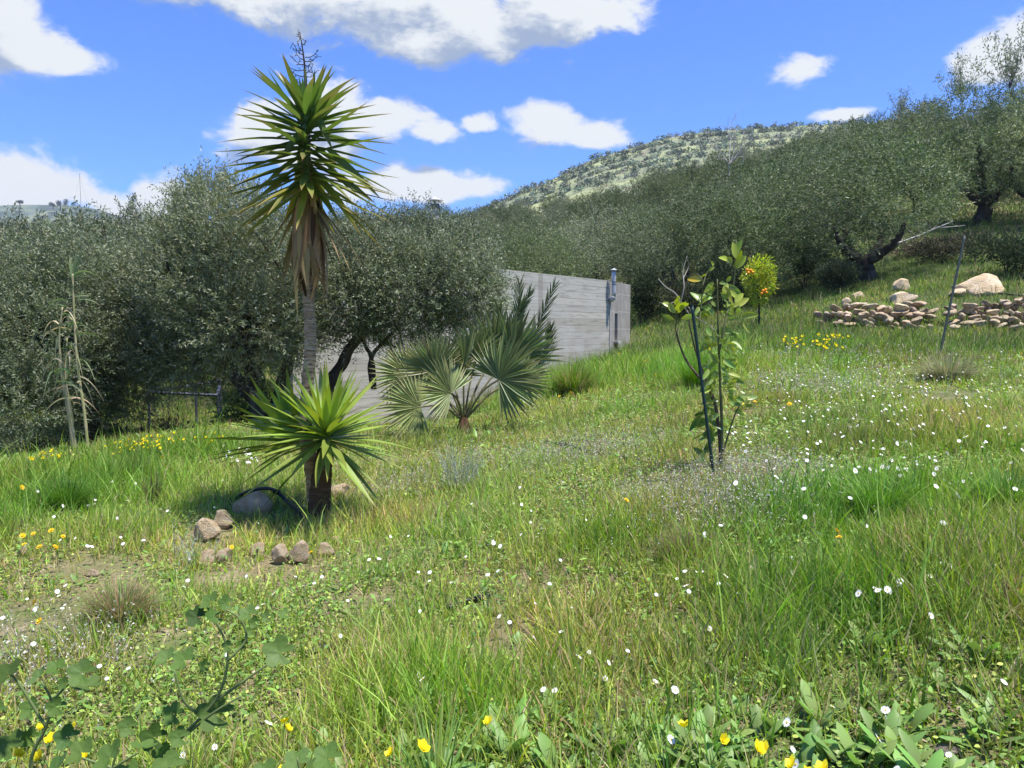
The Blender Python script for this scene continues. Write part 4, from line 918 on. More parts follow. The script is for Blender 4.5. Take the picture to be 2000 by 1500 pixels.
rock(403,1095,44,30,'dull brown stone left of the stone row',4); rock(45,1082,22,16,'small tan stone in the grass at the left edge',5); rock(180,1123,26,12,'flat stone chip in dry grass at left',1)
rock(1940,1447,20,16,'small round pebble at the bottom right',3); rock(1222,1035,30,12,'flat pale stone showing in the middle of the meadow',2); rock(1855,1472,60,16,'flat grey slab at the bottom right corner',1,STG)
# boulders on the right terrace
DT = 18.6
def trock(px, py, w, h, label, k, tilt=0, bank=STN):
    g = hit(px, py + h * .3); rock(px, py, w, h, label, k, bank, tilt=tilt, d=g[1])
trock(1762,560,32,24,'tilted tan boulder standing on the terrace edge',0,.5); trock(1760,586,54,22,'long tan boulder lying below the tilted one',1,-.3)
trock(1915,560,84,40,'broad flat tan outcrop on the right terrace',4,-.12); trock(1870,573,44,14,'flat grey buff rock left of the leaning stake',3)
trock(1676,578,24,14,'round tan rock at the left end of the terrace',4); trock(1655,592,20,16,'pale grey rock on top of the wall end',5)
# dry stone wall
wl = thing('stone_wall', hit(1780, 640), 'low dry stone terrace wall of tumbled stones at the right', 'stone wall'); mb = MB(); r = np.random.default_rng(81)
SV = [np.array([v.co[:] for v in m_.vertices]) for m_ in [stone_mesh(340 + k, M['rock_grey'], 3, .30, .75) for k in range(5)]]; SF = np.array([p.vertices[:] for p in stone_mesh(340, M['rock_grey'], 3).polygons])
def wstone(px, py, w, h, d):
    c_ = at(px, py, d); kk = d / F_PX; V = SV[r.integers(5)] * [w / 2 * kk * 1.2, (w + h) / 4 * kk * 1.4, h / 2 * kk * 1.2]; a = r.uniform(-.5, .5); ca, sa = math.cos(a), math.sin(a)
    V = np.stack([V[:, 0] * ca - V[:, 2] * sa, V[:, 1], V[:, 0] * sa + V[:, 2] * ca], 1) + c_; t_ = r.uniform(.7, 1.25); mb.add(V, SF, np.array([1.0, .95 + r.uniform(-.05, .05), .9]) * t_)
WT = [(1600,606),(1630,600),(1700,600),(1770,596),(1830,598),(1880,600),(1940,588),(2000,582),(2120,575)]; WBm = [(1600,632),(1700,640),(1800,642),(1900,640),(2000,640),(2120,640)]
x = 1600
while x < 2110:
    y0 = np.interp(x, *zip(*WT)); y1 = np.interp(x, *zip(*WBm)); y = y1; row = 0
    dw = min(hit(x, y1 + 2)[1], 17.5)
    if 1825 < x < 1850: x += 14; continue
    while y > y0 - 2:
        w = r.uniform(9, 30); h = r.uniform(8, 17); d = dw + (y1 - y) * .010 + r.normal(0, .08); r.random() < .82 and wstone(x + (row % 2) * 8 + r.normal(0, 4), y + r.normal(0, 2), w, h, d); y -= h * .82; row += 1
    x += r.uniform(11, 17)
M['wall_stone'] = mat('wall_stone', (.36, .29, .19), .93, attr=True, noise=[(5, (.46, .40, .30), .45, .62, 6), (14, (.13, .10, .07), .52, .68, 5)], bump=[(12, .9, .05, 8, None)], spec=.15)
mb.build('stones', M['wall_stone'], wl, True)

# ------------------------------------------------------------------ pipes
def hose(pts, rad, label, parent=None, lift=.0):
    P = smooth_path(pts, 60); o = thing('irrigation_pipe', P[0], label, 'pipe', 'black irrigation pipes') ; mb = MB(); tube(mb, P, rad, 9); mb.build('pipe_run', M['hose'], o, True); return o
h0 = hit(440, 985); h1 = hit(600, 1022); hm = h0[1]
o = hose([h0 - [0, 0, .03], at(470,967,hm), at(505,955,hm - .05), at(535,957,hm - .1), at(560,978,hm - .15), at(585,1002,h1[1]), h1 - [0, 0, .05]], .011, 'black irrigation pipe arching over the boulder beside the yucca')
mb = MB(); c_ = at(540, 959, hm - .1); tube(mb, [c_ - [.02, 0, .0], c_ + [.02, 0, -.01]], [.016, .016], 9); mb.build('connector', M['hose'], o)
def ghose(pxs, label, rad=.012): hose([hit(x, y) + [0, 0, rad * z] for x, y, z in pxs], rad, label)
ghose([(1000,852,-1),(1050,864,.8),(1100,872,1),(1150,886,1.2),(1200,895,1.2),(1250,905,1),(1290,925,-2)], 'black irrigation pipe lying in the grass between fan palm and sapling')
ghose([(830,1206,-2),(870,1196,.8),(910,1183,1.2),(950,1172,1),(990,1150,-2)], 'short run of black pipe in the grass at the centre'); ghose([(575,1290,-2),(610,1278,.8),(640,1270,1),(670,1262,-2)], 'piece of black pipe right of the tall mallow')
ghose([(1855,562,1),(1900,570,1.5),(1950,576,1.5),(2010,580,1),(2100,584,1)], 'dark pipe running along the right terrace', .02)

# ------------------------------------------------------------------ orange bush, oleander, dead tree, brushwood
ob = hit(1482, 612); 
if ob[1] > 19.5: v = ray(1482, 645) * 18; ob = gnd(v[0], v[1])
OD = ob[1]; orb = thing('orange_bush', ob, 'small round bush with yellow green leaves and ripe oranges', 'bush'); r = np.random.default_rng(91)
mb = MB(); B = [pxblob(1482,560,OD,26,32),pxblob(1485,525,OD,26,24),pxblob(1470,545,OD,22,30),pxblob(1496,548,OD,20,32),pxblob(1480,580,OD,20,20)]; P, O = lumpy(3000, B, r, .35)
D = unit(O + r.normal(0, .5, P.shape) + [0, 0, .3]); strips(P, D, r.uniform(.05, .10, len(P)), .030, 'leaf', 4, side=sph(len(P), r), col=vary(len(P), (.36, .42, .055), .3, .1, r), mb=mb); mb.build('crown', M['leafy'], orb)
mb = MB(); tube(mb, [ob - [0, 0, .1], ob + [0, 0, .3], at(1482, 575, OD)], [.03, .025, .02], 6)
for k in range(8): tube(mb, smooth_path([at(1482, 590, OD), at(1482 + r.uniform(-15, 15), 560, OD + r.uniform(-.2, .2)), at(1482 + r.uniform(-25, 25), 530, OD + r.uniform(-.2, .2))], 8), np.linspace(.012, .004, 9), 5)
mb.build('trunk', M['bark'], orb)
fruit = None
for (x, y) in [(1462,533),(1466,528),(1470,532),(1459,527),(1490,568),(1495,566),(1488,573),(1496,571)]:
    mb = MB(); me_ = None
    import bmesh
    if fruit is None:
        bm = bmesh.new(); bmesh.ops.create_icosphere(bm, subdivisions=3, radius=.036); fruit = bpy.data.meshes.new('orange'); bm.to_mesh(fruit); bm.free(); fruit.materials.append(M['orange']); fruit.polygons.foreach_set('use_smooth', [True] * len(fruit.polygons))
    o = link('orange', fruit, orb); o.location = [float(q) for q in (at(x, y, OD - .33) - ob)]
def leafbush(name, px, py, d, w, h, n, LL, WW, tone, label, cat, seed, droop=-.3, m='leafy', upb=.6, shell=.1, stemmat='bark', group=None):
    r = np.random.default_rng(seed); v = ray(px, 645) * d; b = gnd(v[0], v[1]); k = d / F_PX; o = thing(name, b, label, cat, group)
    B = [[b[0] + r.uniform(-.3, .3) * w * k, b[1] + r.uniform(-.3, .3) * w * k, b[2] + h * k * r.uniform(.35, .68), w * k * .33, w * k * .33, h * k * .33] for _ in range(5)]
    P, O = lumpy(n, B, r, shell); D = unit(O * .7 + [0, 0, upb] + r.normal(0, .4, P.shape)); mb = MB()
    strips(P, D, LL * r.uniform(.6, 1.3, n), WW, 'olive', 4, bend=[0, 0, droop], side=np.cross(D, r.normal(size=P.shape)), col=vary(n, tone, .22, .08, r), mb=mb); mb.build('foliage', M[m], o)
    mb = MB()
    for _ in range(7): e = P[r.integers(n)]; tube(mb, smooth_path([b - [0, 0, .05], b * .5 + e * .5 + r.normal(0, .05, 3) * [1, 1, 0], e], 8), np.linspace(.014, .004, 9), 5)
    mb.build('stems', M[stemmat], o); return o
leafbush('oleander', 478, 770, 8.9, 110, 150, 1500, .13, .02, (.13, .19, .05), 'bright green narrow leaved shrub under the leaning olive trunk', 'shrub', 5, -.5)
UG = 'undergrowth bushes along the foot of the bank'
for i, (px, d, w, h, tone, lab) in enumerate([(330,9.6,190,150,(.13,.125,.07),'brownish dry bush below the steel frame'),(245,9.2,120,110,(.09,.10,.05),'low dull bush right of the canes'),(60,8.6,140,110,(.05,.07,.035),'dark leafy undergrowth at the left edge'),(150,9.6,120,110,(.05,.065,.035),'dark undergrowth behind the canes'),(420,9.8,120,110,(.06,.085,.035),'green undergrowth right of the steel frame'),(560,9.6,120,90,(.05,.075,.03),'dark bush behind the rear yucca rosette')]):
    leafbush('bush', px, 800, d, w, h, 4200, .06, .014, tone, lab, 'bush', 20 + i, -.1, 'bushy', group=UG)
SC = 'scrub bushes around the right terrace'
for i, (px, d, w, h, tone, lab) in enumerate([(1960,19.5,120,80,(.055,.075,.035),'dark bush under the right edge above the tan outcrop'),(1570,24,150,110,(.05,.07,.03),'dark scrub left of the thick olive trunk'),(1250,22.5,90,110,(.05,.065,.03),'dark scrub behind the end wall of the building'),(1330,22,120,90,(.06,.07,.035),'scrub between the building and the orange bush'),(1420,22.5,120,100,(.05,.065,.03),'shaded scrub left of the orange bush'),(1620,21,110,70,(.07,.085,.045),'grassy scrub at the foot of the thick olive'),(1830,22.5,150,60,(.09,.09,.055),'dry scrub under the brushwood heap')]):
    leafbush('bush', px, 600, d, w, h, 3600, .11, .03, tone, lab, 'bush', 40 + i, -.1, 'bushy', group=SC)
def bare(name, px, py, d, H, label, seed, m, spread=.5, lean=0.0, cat='dead tree', lift=None):
    r = np.random.default_rng(seed); v = at(px, py, d); g = gnd(v[0], v[1]); b = v; o = thing(name, g if lift is None else b, label, cat); mb = MB()
    if lift is None: tube(mb, [g - [0, 0, .2], b], [H * .022, H * .018], 6)
    def rec(p, dr, L_, ra, lev):
        n = 5; Q = [p]; q = p.copy(); dd_ = dr.copy()
        for k in range(n): dd_ = unit(dd_ + r.normal(0, .10, 3) + [0, 0, .03]); q = q + dd_ * L_ / n; Q.append(q)
        tube(mb, Q, np.linspace(ra, ra * .45, n + 1), 5)
        if lev > 0:
            for k in range(r.integers(3, 5)): i = r.integers(2, n + 1); nd_ = unit(dd_ + r.normal(0, spread, 3)); rec(Q[i], nd_, L_ * r.uniform(.45, .75), ra * .5, lev - 1)
    for k in range(5): rec(b, unit([r.normal(lean, .55), r.normal(0, .4), 1]), H * r.uniform(.45, .7), H * .012, 3)
    mb.build('branches', m, o); return o
bare('dead_tree', 1424, 322, 48, 3.0, 'leafless pale grey tree standing out on the wooded slope', 3, M['wood_dead'])
def sprouts(px, py, d, hpx, n, label, seed):
    r = np.random.default_rng(seed); c0_ = at(px, py, d); k = d / F_PX; b = c0_ - [0, 0, hpx * k * .55]; o = thing('olive_sprouts', b, label, 'tree shoots', 'airy shoots against the sky'); mb = MB(); mt = MB(); H = hpx * k
    for j in range(n):
        dr = unit([r.normal(0, .5), r.normal(0, .4), 1]); L_ = H * r.uniform(.6, 1.5); Q = smooth_path([b, b + dr * L_ * .5 + r.normal(0, .06, 3) * H * .3, b + dr * L_ + [0, 0, .1 * H]], 10); tube(mt, Q, [.010, .004], 4)
        m = 110; tt = r.uniform(.25, 1, m); P = np.stack([np.interp(tt * (len(Q) - 1), np.arange(len(Q)), Q[:, q]) for q in range(3)], 1) + r.normal(0, .10, (m, 3)); D = unit(r.normal(0, .6, (m, 3)) + [0, 0, .6])
        strips(P, D, .15, .04, 'olive', 3, side=sph(m, r), col=vary(m, (1, 1, 1), .2, .05, r), mb=mb)
    mb.build('leaves', M['olive'], o); mt.build('shoots', M['bark'], o)
sprouts(1880, 160, 33, 70, 9, 'thin airy shoots against the sky left of the corner cloud', 5); sprouts(1975, 120, 28, 90, 12, 'tall feathery shoots against the cloud in the top right corner', 6); sprouts(1760, 205, 45, 40, 7, 'short wispy shoots on the skyline right of the far hill', 7)
# brushwood heap with bleached limb
hb = hit(1800, 498); hp = thing('brushwood_heap', hb, 'heap of cut brown brushwood with pale bare branches on the slope', 'brushwood'); mb = MB(); r = np.random.default_rng(95)
for k in range(330):
    c_ = hb + [r.normal(0, .55), r.normal(0, .35), abs(r.normal(.12, .2))]; dr = unit([r.normal(0, 1), r.normal(0, .6), r.normal(.1, .3)]); L_ = r.uniform(.3, .9); Q = smooth_path([c_ - dr * L_ / 2, c_ + r.normal(0, .05, 3), c_ + dr * L_ / 2], 6); tube(mb, Q, np.linspace(.012, .004, len(Q)), 4, col=np.ones(3) * r.uniform(.6, 2.2))
mb.build('twigs', M['brush'], hp); mb = MB(); D_ = hb[1] - .3
for pts, ra in [([(1745,478),(1790,462),(1830,445),(1862,432)],.035),([(1790,462),(1775,450),(1768,440)],.018),([(1810,455),(1830,440),(1835,425)],.015),([(1830,445),(1870,442),(1885,440)],.014),([(1770,470),(1750,466),(1735,468)],.016),([(1800,458),(1790,440),(1780,430)],.014),([(1820,450),(1812,437),(1800,428)],.012)]:
    Q = smooth_path([at(x, y, D_) for x, y in pts], 12); tube(mb, Q, np.linspace(ra, ra * .35, len(Q)), 6)
mb.build('bleached_branch', M['wood_dead'], hp)
# silver shrub
def silver(px, py, hpx, label, seed, n=60):
    r = np.random.default_rng(seed); b = hit(px, py); k = b[1] / F_PX; o = thing('silver_shrub', b, label, 'shrub'); mb = MB(); H = hpx * k
    for j in range(n):
        dr = unit([r.normal(0, .45), r.normal(0, .4), 1]); L_ = H * r.uniform(.5, 1.1); m = 16; tt = np.linspace(.2, 1, m); a = np.arange(m) * 2.4; s1 = unit(np.cross(dr, [0, 1, .2])); s2 = np.cross(s1, dr); out = s1 * np.cos(a)[:, None] + s2 * np.sin(a)[:, None]
        b0 = b + [r.normal(0, .05), r.normal(0, .05), 0]; strips([b0], [dr], L_, .004, 'blade', 3, col=(1, 1, .95), mb=mb)
        dd_ = unit(out * .6 + dr); strips(b0 + dr * (L_ * tt)[:, None], dd_, .022, .003, 'olive', 3, side=np.cross(dd_, r.normal(size=(m, 3))), col=vary(m, (1, 1, 1), .15, .04, r), mb=mb)
    mb.build('sprays', M['silver'], o); return o
silver(900, 955, 95, 'silvery grey shrublet in front of the fan palm', 1, 90); silver(375, 1110, 95, 'thin silvery sprig left of the stone row', 2, 16)

# ------------------------------------------------------------------ meadow: grass and ground cover
def dens_sector(n, r, d0=1.0, d1=26, power=1.5, knee=4.0, half=46):
    """random ground points, thinning with distance"""
    ds = np.exp(np.linspace(math.log(d0), math.log(d1), 400)); w = ds * ds * np.minimum(1, (knee / ds) ** power); c = np.cumsum(w); c /= c[-1]
    d = np.interp(r.random(n), c, ds); a = np.radians(r.uniform(-half, half, n)); return np.sin(a) * d, np.cos(a) * d
def topx(x, y, z):
    Y = y * CP - (z - EYE) * SP; Z = (z - EYE) * CP + y * SP; return 1000 + F_PX * x / Y, 750 - F_PX * Z / Y
# bare soil patches and lush patches, given on the ground
BARE = [(hit(545,1100),.42),(hit(410,1070),.35),(hit(440,1130),.28),(hit(330,1265),.25),(hit(60,1230),.30),(hit(1265,960),.28),(hit(1850,770),.6),(hit(1300,1230),.25),(hit(430,1045),.3),(hit(950,850),.3),(hit(560,1060),.28),(hit(740,1170),.22),(hit(1000,1260),.22),(hit(180,1110),.35),(hit(720,960),.35)]
LUSH = [(hit(150,960),1.0,1.0),(hit(40,1000),.7,1.0),(hit(330,900),.8,.9),(hit(1700,1000),.9,1.0),(hit(1850,1000),.8,1.0),(hit(1450,1090),.35,.8),(hit(1900,900),.9,.8),(hit(1250,720),2.5,1.2),(hit(1100,760),1.0,1.3),(hit(1550,680),2.4,1.0),(hit(1180,1060),.3,.9),(hit(1600,1180),.5,.8),(hit(1330,740),1.4,1.0),(hit(850,1400),.35,.9)]
def field(x, y):
    P = np.stack([x, y], -1); b = np.zeros(len(x)); l = np.zeros(len(x))
    for c_, s in BARE: s = s * .72; b = np.maximum(b, np.exp(-((x - c_[0]) ** 2 + (y - c_[1]) ** 2) / (s * s)))
    for c_, s, k in LUSH: l = np.maximum(l, k * (.8 if c_[0] > .5 else 1.0) * np.exp(-((x - c_[0]) ** 2 + (y - c_[1]) ** 2) / (s * s)))
    nz = fnoise(P, 61, 4, 1.6); return b, l, nz
def in_house(x, y):
    q = np.stack([x, y], -1) - A0; s = q @ dirw; t_ = q @ back; return (s > -9.2) & (s < 2.3) & (t_ > -.02) & (t_ < 3.0)
def grass(name, n, seed, hmin, hmax, w, pal, label, cat, d1=24, K=4, power=1.5, keep=None, lean=.35, knee=4.0, clump=True, curl=.5):
    r = np.random.default_rng(seed); x, y = dens_sector(n, r, d1=d1, power=power, knee=knee)
    if clump:                                           # blades grow in tufts
        d = np.hypot(x, y); cell = .09 * np.maximum(1, d / 5); gx_ = np.round(x / cell + .5 * np.sin(y * 9)) * cell; gy_ = np.round(y / cell + .5 * np.sin(x * 9)) * cell; f_ = r.random(n) < .62; s_ = r.normal(0, .018, (2, n)) * np.maximum(1, d / 6)
        x = np.where(f_, gx_ + s_[0], x); y = np.where(f_, gy_ + s_[1], y)
    b, l, nz = field(x, y); c3 = fnoise(np.stack([x, y], -1), 301, 4, 5.5); nz = nz * .75 + c3 * .75; ok = keep(b, l, nz, r, x, y) & ~in_house(x, y); x, y, b, l, nz = x[ok], y[ok], b[ok], l[ok], nz[ok]; n = len(x); z = ground_z(x, y); d = np.hypot(x, y)
    h = r.uniform(hmin, hmax, n) * (.62 + .75 * np.clip(l, 0, 1.3) + .55 * nz) * np.clip(1 - b * .6, .3, 1); h = np.clip(h, .02, .5)
    D = unit(np.stack([r.normal(0, lean, n), r.normal(0, lean, n), np.ones(n)], 1)); a = r.uniform(0, 6.28, n); bend = np.stack([np.cos(a) * curl * .6, np.sin(a) * curl * .6, -np.full(n, curl * .4)], 1) * r.uniform(.1, 1.2, (n, 1))
    W = w * r.uniform(.6, 1.3, n) * np.maximum(1, (d / 5.0) ** .75)
    pi = patchy(pal(l, nz, r, n, b), x, y); sa = r.uniform(0, 6.28, n); side = np.stack([np.cos(sa), np.sin(sa), 0 * sa], 1)
    mb = MB(); strips(np.stack([x, y, z - .008], 1), D, h, W, 'blade', K, bend=bend, side=side, col=pi, mb=mb)
    o = mb.build(name, M['grass']); tag(o, label, cat, kind='stuff'); print(name, n); return o
G1 = np.array([.21, .35, .05]); G2 = np.array([.34, .42, .08]); G3 = np.array([.15, .24, .045]); ST = np.array([.42, .34, .18]); BR_ = np.array([.20, .13, .075])
def patchy(c, x, y):
    P = np.stack([x, y], -1); a = fnoise(P, 201, 4, 1.1)[:, None]; q = fnoise(P, 202, 4, 3.2)[:, None]
    return np.clip(c * (1 + .28 * a) * (1 + np.clip(q, -1, 1) * np.array([[.22, .02, .10]])), .01, 1)
def pal_green(l, nz, r, n, b):
    k = np.clip(l, 0, 1)[:, None]; base = G2 * (1 - k) + G1 * k; u = r.random((n, 1)); base = np.where(u < .25, G3, base); dry = r.random((n, 1)) < (.26 * (1 - k) + .03); return vary(n, np.where(dry, ST, base), .2, .07, r)
def pal_dry(l, nz, r, n, b): u = r.random((n, 1)); return vary(n, np.where(u < .45, ST, np.where(u < .8, BR_, G3)), .25, .08, r)
grass('meadow_grass', 640000, 101, 05e-2, .20, .0056, pal_green, 'green meadow grass covering the ground', 'grass', keep=lambda b, l, nz, r, x, y: r.random(len(x)) < np.clip(.70 + .4 * l + .42 * nz - .75 * b, .05, 1))
grass('tall_grass', 110000, 102, .15, .36, .0075, lambda l, nz, r, n, b: vary(n, np.where(r.random((n, 1)) < .5, G1, np.array([.27, .40, .08])), .16, .06, r), 'tall bright green grass in lush patches', 'grass', keep=lambda b, l, nz, r, x, y: r.random(len(x)) < np.clip(1.15 * l ** 1.6 - .25, 0, 1)  + .05, K=5, lean=.2, curl=.7)
grass('dry_grass', 240000, 103, .03, .13, .0026, pal_dry, 'dry straw and brown stalks among the grass', 'dry grass', keep=lambda b, l, nz, r, x, y: r.random(len(x)) < np.clip(.55 - .5 * l - .35 * nz, .06, 1), lean=1.3, K=3, curl=.9)
def cover(name, n, seed, size, cols, label, d1=16, up=.035, asp=.62):
    r = np.random.default_rng(seed); x, y = dens_sector(n, r, d1=d1, power=1.6, knee=3.5); b, l, nz = field(x, y); nz2 = fnoise(np.stack([x, y], -1), 99, 4, 4.0)
    ok = (r.random(n) < np.clip(.6 + .45 * nz2 - .75 * b, .04, 1)) & ~in_house(x, y); x, y = x[ok], y[ok]; n = len(x); d = np.hypot(x, y); z = ground_z(x, y) + r.uniform(.0, up, n); s = size * r.uniform(.5, 1.4, n) * np.maximum(1, (d / 4) ** .7)
    a = r.uniform(0, 6.28, n); D = unit(np.stack([np.cos(a), np.sin(a), r.uniform(-.1, .9, n)], 1)); mb = MB(); ci = r.integers(0, len(cols), n)
    strips(np.stack([x, y, z], 1), D, s, s * asp, 'leaf', 4, side=np.cross(D, np.array([0, 0, 1]) + r.normal(0, .35, (n, 3))), bend=[0, 0, -.12], col=vary(n, np.array(cols)[ci], .2, .08, r), mb=mb)
    tag(mb.build(name, M['cover']), label, 'ground cover', kind='stuff')
cover('clover_cover', 300000, 104, .014, [(.19,.30,.05),(.25,.37,.06),(.12,.21,.04),(.36,.42,.09)], 'low green clover and small leaves between the grass')
cover('weedy_cover', 70000, 109, .030, [(.16,.27,.05),(.21,.33,.07),(.12,.22,.05)], 'mixed low weeds with pointed leaves knitting the turf', up=.055, asp=.34)
cover('leaf_litter', 60000, 105, .012, [(.26,.19,.11),(.36,.29,.18),(.15,.10,.06)], 'brown leaf litter and crumbs of soil on the ground', 10)
# rough grass on the slope and terrace behind
r = np.random.default_rng(106); n = 150000; x, y = dens_sector(n, r, d0=13, d1=48, power=1.9, knee=16, half=44); ok = ~in_house(x, y) ; x, y = x[ok], y[ok]; n = len(x); z = ground_z(x, y); d = np.hypot(x, y); nz = fnoise(np.stack([x, y], -1), 12, 3, .5)
mb = MB(); sa = r.uniform(0, 6.28, n); strips(np.stack([x, y, z - .02], 1), unit(np.stack([r.normal(0, .3, n), r.normal(0, .3, n), np.ones(n)], 1)), r.uniform(.10, .30, n) * (1 + .3 * nz), .014 * (d / 14) ** .8, 'blade', 3, side=np.stack([np.cos(sa), np.sin(sa), 0 * sa], 1), bend=r.normal(0, .3, (n, 3)), col=vary(n, np.where(r.random((n, 1)) < .72, [[.11, .19, .035]], [[.23, .21, .11]]) , .25, .07, r), mb=mb)
tag(mb.build('slope_grass', M['grass']), 'rough grass on the terrace and under the trees of the slope', 'grass', kind='stuff')
# purplish grey flowering haze of fine weeds round the sapling
r = np.random.default_rng(107); mb = MB(); 
for (px, py, s, n) in [(1450,960,.30,700),(1400,1010,.18,350),(1500,930,.22,250),(1600,760,.6,600),(1290,1010,.2,300),(780,960,.2,250),(1660,700,1.2,500),(60,1330,.2,400),(1100,900,.4,800)]:
    c_ = hit(px, py); x = c_[0] + r.normal(0, s, n); y = c_[1] + r.normal(0, s, n); z = ground_z(x, y); D = unit(np.stack([r.normal(0, .3, n), r.normal(0, .3, n), np.ones(n)], 1)); h = r.uniform(.06, .20, n); sa = r.uniform(0, 6.28, n)
    b0 = np.stack([x, y, z], 1); strips(b0, D, h, .002 * max(1, c_[1] / 5), 'blade', 3, side=np.stack([np.cos(sa), np.sin(sa), 0 * sa], 1), col=vary(n, (.30, .27, .17), .25, .06, r), mb=mb)
    for k in range(5): t_ = r.uniform(.45, 1, n); strips(b0 + D * (h * t_)[:, None], sph(n, r), .010 * max(1, c_[1] / 5), .005 * max(1, c_[1] / 5), 'olive', 3, side=sph(n, r), col=vary(n, (.50, .47, .40), .25, .05, r), mb=mb)
tag(mb.build('seeding_weeds', M['bushy']), 'fine purplish grey seeding weeds in hazy patches', 'weeds', kind='stuff')

# tufts one can tell apart
def tuft(px, py, hpx, wpx, n, cols, label, seed, droop=.5, w=.004, spread=.75):
    r = np.random.default_rng(seed); b = hit(px, py); k = b[1] / F_PX; o = thing('grass_tuft', b, label, 'grass tuft', 'grass tufts in the meadow'); a = r.uniform(0, 6.28, n); rad = r.random(n) ** .7 * wpx * k * .16
    P = b + np.stack([np.cos(a) * rad, np.sin(a) * rad, 0 * a], 1); P[:, 2] = ground_z(P[:, 0], P[:, 1]); D = unit(np.stack([np.cos(a) * r.uniform(0, spread, n), np.sin(a) * r.uniform(0, spread, n), np.ones(n)], 1)); ci = r.integers(0, len(cols), n); mb = MB()
    strips(P, D, hpx * k * r.uniform(.45, 1.1, n), w * r.uniform(.6, 1.2, n) * max(1, b[1] / 5), 'blade', 6, bend=np.stack([np.cos(a), np.sin(a), -np.ones(n) * 1.1], 1) * droop * r.uniform(0, 1, (n, 1)), side=np.stack([-np.sin(a), np.cos(a), r.normal(0, .3, n)], 1), col=vary(n, np.array(cols)[ci], .2, .07, r), mb=mb); mb.build('blades', M['grass'], o)
tuft(235,1215,110,260,1100,[(.18,.24,.07),(.34,.27,.15),(.42,.33,.19),(.30,.2,.12),(.16,.24,.06)],'big reddish brown and green grass tuft at left',1,.45)
tuft(1850,745,80,220,900,[(.15,.19,.08),(.2,.2,.1),(.3,.27,.16)],'wide drooping grass tuft left of the leaning grey stake',2,.7)
tuft(1120,770,85,170,1100,[(.12,.22,.03),(.15,.24,.04),(.25,.22,.1)],'dense green grass tuft below the concrete wall',3,.35); tuft(1360,760,95,110,700,[(.09,.2,.025),(.12,.24,.03)],'deep green grass tuft left of the citrus stake',4,.3)
tuft(130,1000,110,150,900,[(.08,.17,.03),(.10,.2,.035)],'tall dark green grass tuft at the left edge of the meadow',5,.45); tuft(250,950,90,160,700,[(.09,.18,.035),(.13,.2,.05)],'spreading grass tuft right of the cane clump',6,.5)
tuft(1340,1090,80,200,800,[(.10,.17,.04),(.2,.15,.09),(.26,.2,.12)],'untidy brown and green tuft in front of the sapling',7,.5,spread=1.1); tuft(850,1560,220,200,60,[(.16,.28,.07),(.2,.3,.07)],'wide bladed grass at the bottom centre',8,.2,.010); tuft(40,895,70,60,140,[(.15,.2,.08),(.3,.3,.18)],'broad bladed tuft on the crest at far left',9,.5,.008)
tuft(1720,1020,130,160,700,[(.11,.23,.04),(.15,.27,.05)],'tall fresh grass tuft in the right meadow',10,.4,.006); tuft(1960,1010,130,160,700,[(.11,.23,.04),(.15,.26,.06)],'tall fresh grass tuft at the right edge',11,.4,.006)
tuft(300,990,80,60,120,[(.1,.14,.05),(.22,.17,.08)],'upright feathery brown tinged tuft at left',12,.15,.006,.4)

# ------------------------------------------------------------------ broad leaved weeds
def dock_mesh(seed, up):
    r = np.random.default_rng(seed); n = r.integers(6, 11); a = np.arange(n) * 2.4 + r.normal(0, .3, n); e = r.uniform(up, 1.25, n); D = np.stack([np.cos(a) * np.cos(e), np.sin(a) * np.cos(e), np.sin(e)], 1); L_ = r.uniform(.5, 1.1, n); mb = MB()
    strips(np.zeros((n, 3)) + D * .03, D, L_, L_ * r.uniform(.18, .30, n), 'dock', 10, bend=np.stack([np.cos(a) * .12, np.sin(a) * .12, -np.full(n, .22)], 1) * r.uniform(.4, 1.4, (n, 1)), side=np.stack([-np.sin(a), np.cos(a), r.normal(0, .3, n)], 1), fold=.28, col=vary(n, (.17, .29, .07), .16, .07, r), basecol=(.2, .14, .08), mb=mb); return mb.mesh('dock', M['dock'], True)
DK = [dock_mesh(400 + k, .25 + .1 * (k % 4)) for k in range(8)]
def dock(px, py, s, label, i, group='broad leaved weeds in the meadow'): b = hit(px, py); o = link('dock_plant', DK[i % 8], None, b - [0, 0, .01]); s *= .72; o.scale = (s, s, s); o.rotation_euler[2] = i * 1.3; return tag(o, label, 'weed', group)
for i, (px, py, s, lab) in enumerate([(865,1090,.15,'pale green rosette weed in short turf right of the stone row'),(1430,1330,.16,'upright spoon leaved weed left of the lower right clump'),(1700,1270,.17,'upright broad leaved weed with reddish base at lower right'),(1900,1290,.17,'large leaved weed near the right edge'),(1945,1400,.13,'weed with one round pale leaf at the right edge'),(1150,1440,.16,'broad leaved weed with purple root neck at bottom centre'),(1000,1500,.20,'lush broad leaved weed at the bottom centre'),(1100,1530,.20,'big dock at the bottom right of centre'),(900,1480,.17,'dock among wide grass blades at bottom centre'),(1280,1540,.19,'dark green weed left of the bottom yellow flowers'),(1690,1510,.18,'long leaved dock at the bottom right'),(1820,1530,.17,'dock low at the bottom right corner'),(1480,1560,.18,'dock behind the pair of yellow flowers at the bottom'),(340,950,.16,'leafy pale weed left of the yucca boulder'),(420,950,.16,'upright weed close left of the boulder'),(380,925,.13,'small weed behind the leafy pale one'),(1520,880,.2,'bluish leaved weed right of the sapling'),(670,1115,.09,'low weed right of the flat pale stone'),(930,865,.22,'dark dock under the fan palm'),(960,855,.2,'round leaved dock right of the fan palm foot'),(545,1015,.14,'dark weed between boulder and yucca foot')]): dock(px, py, s, lab, i)
r = random.Random(9)
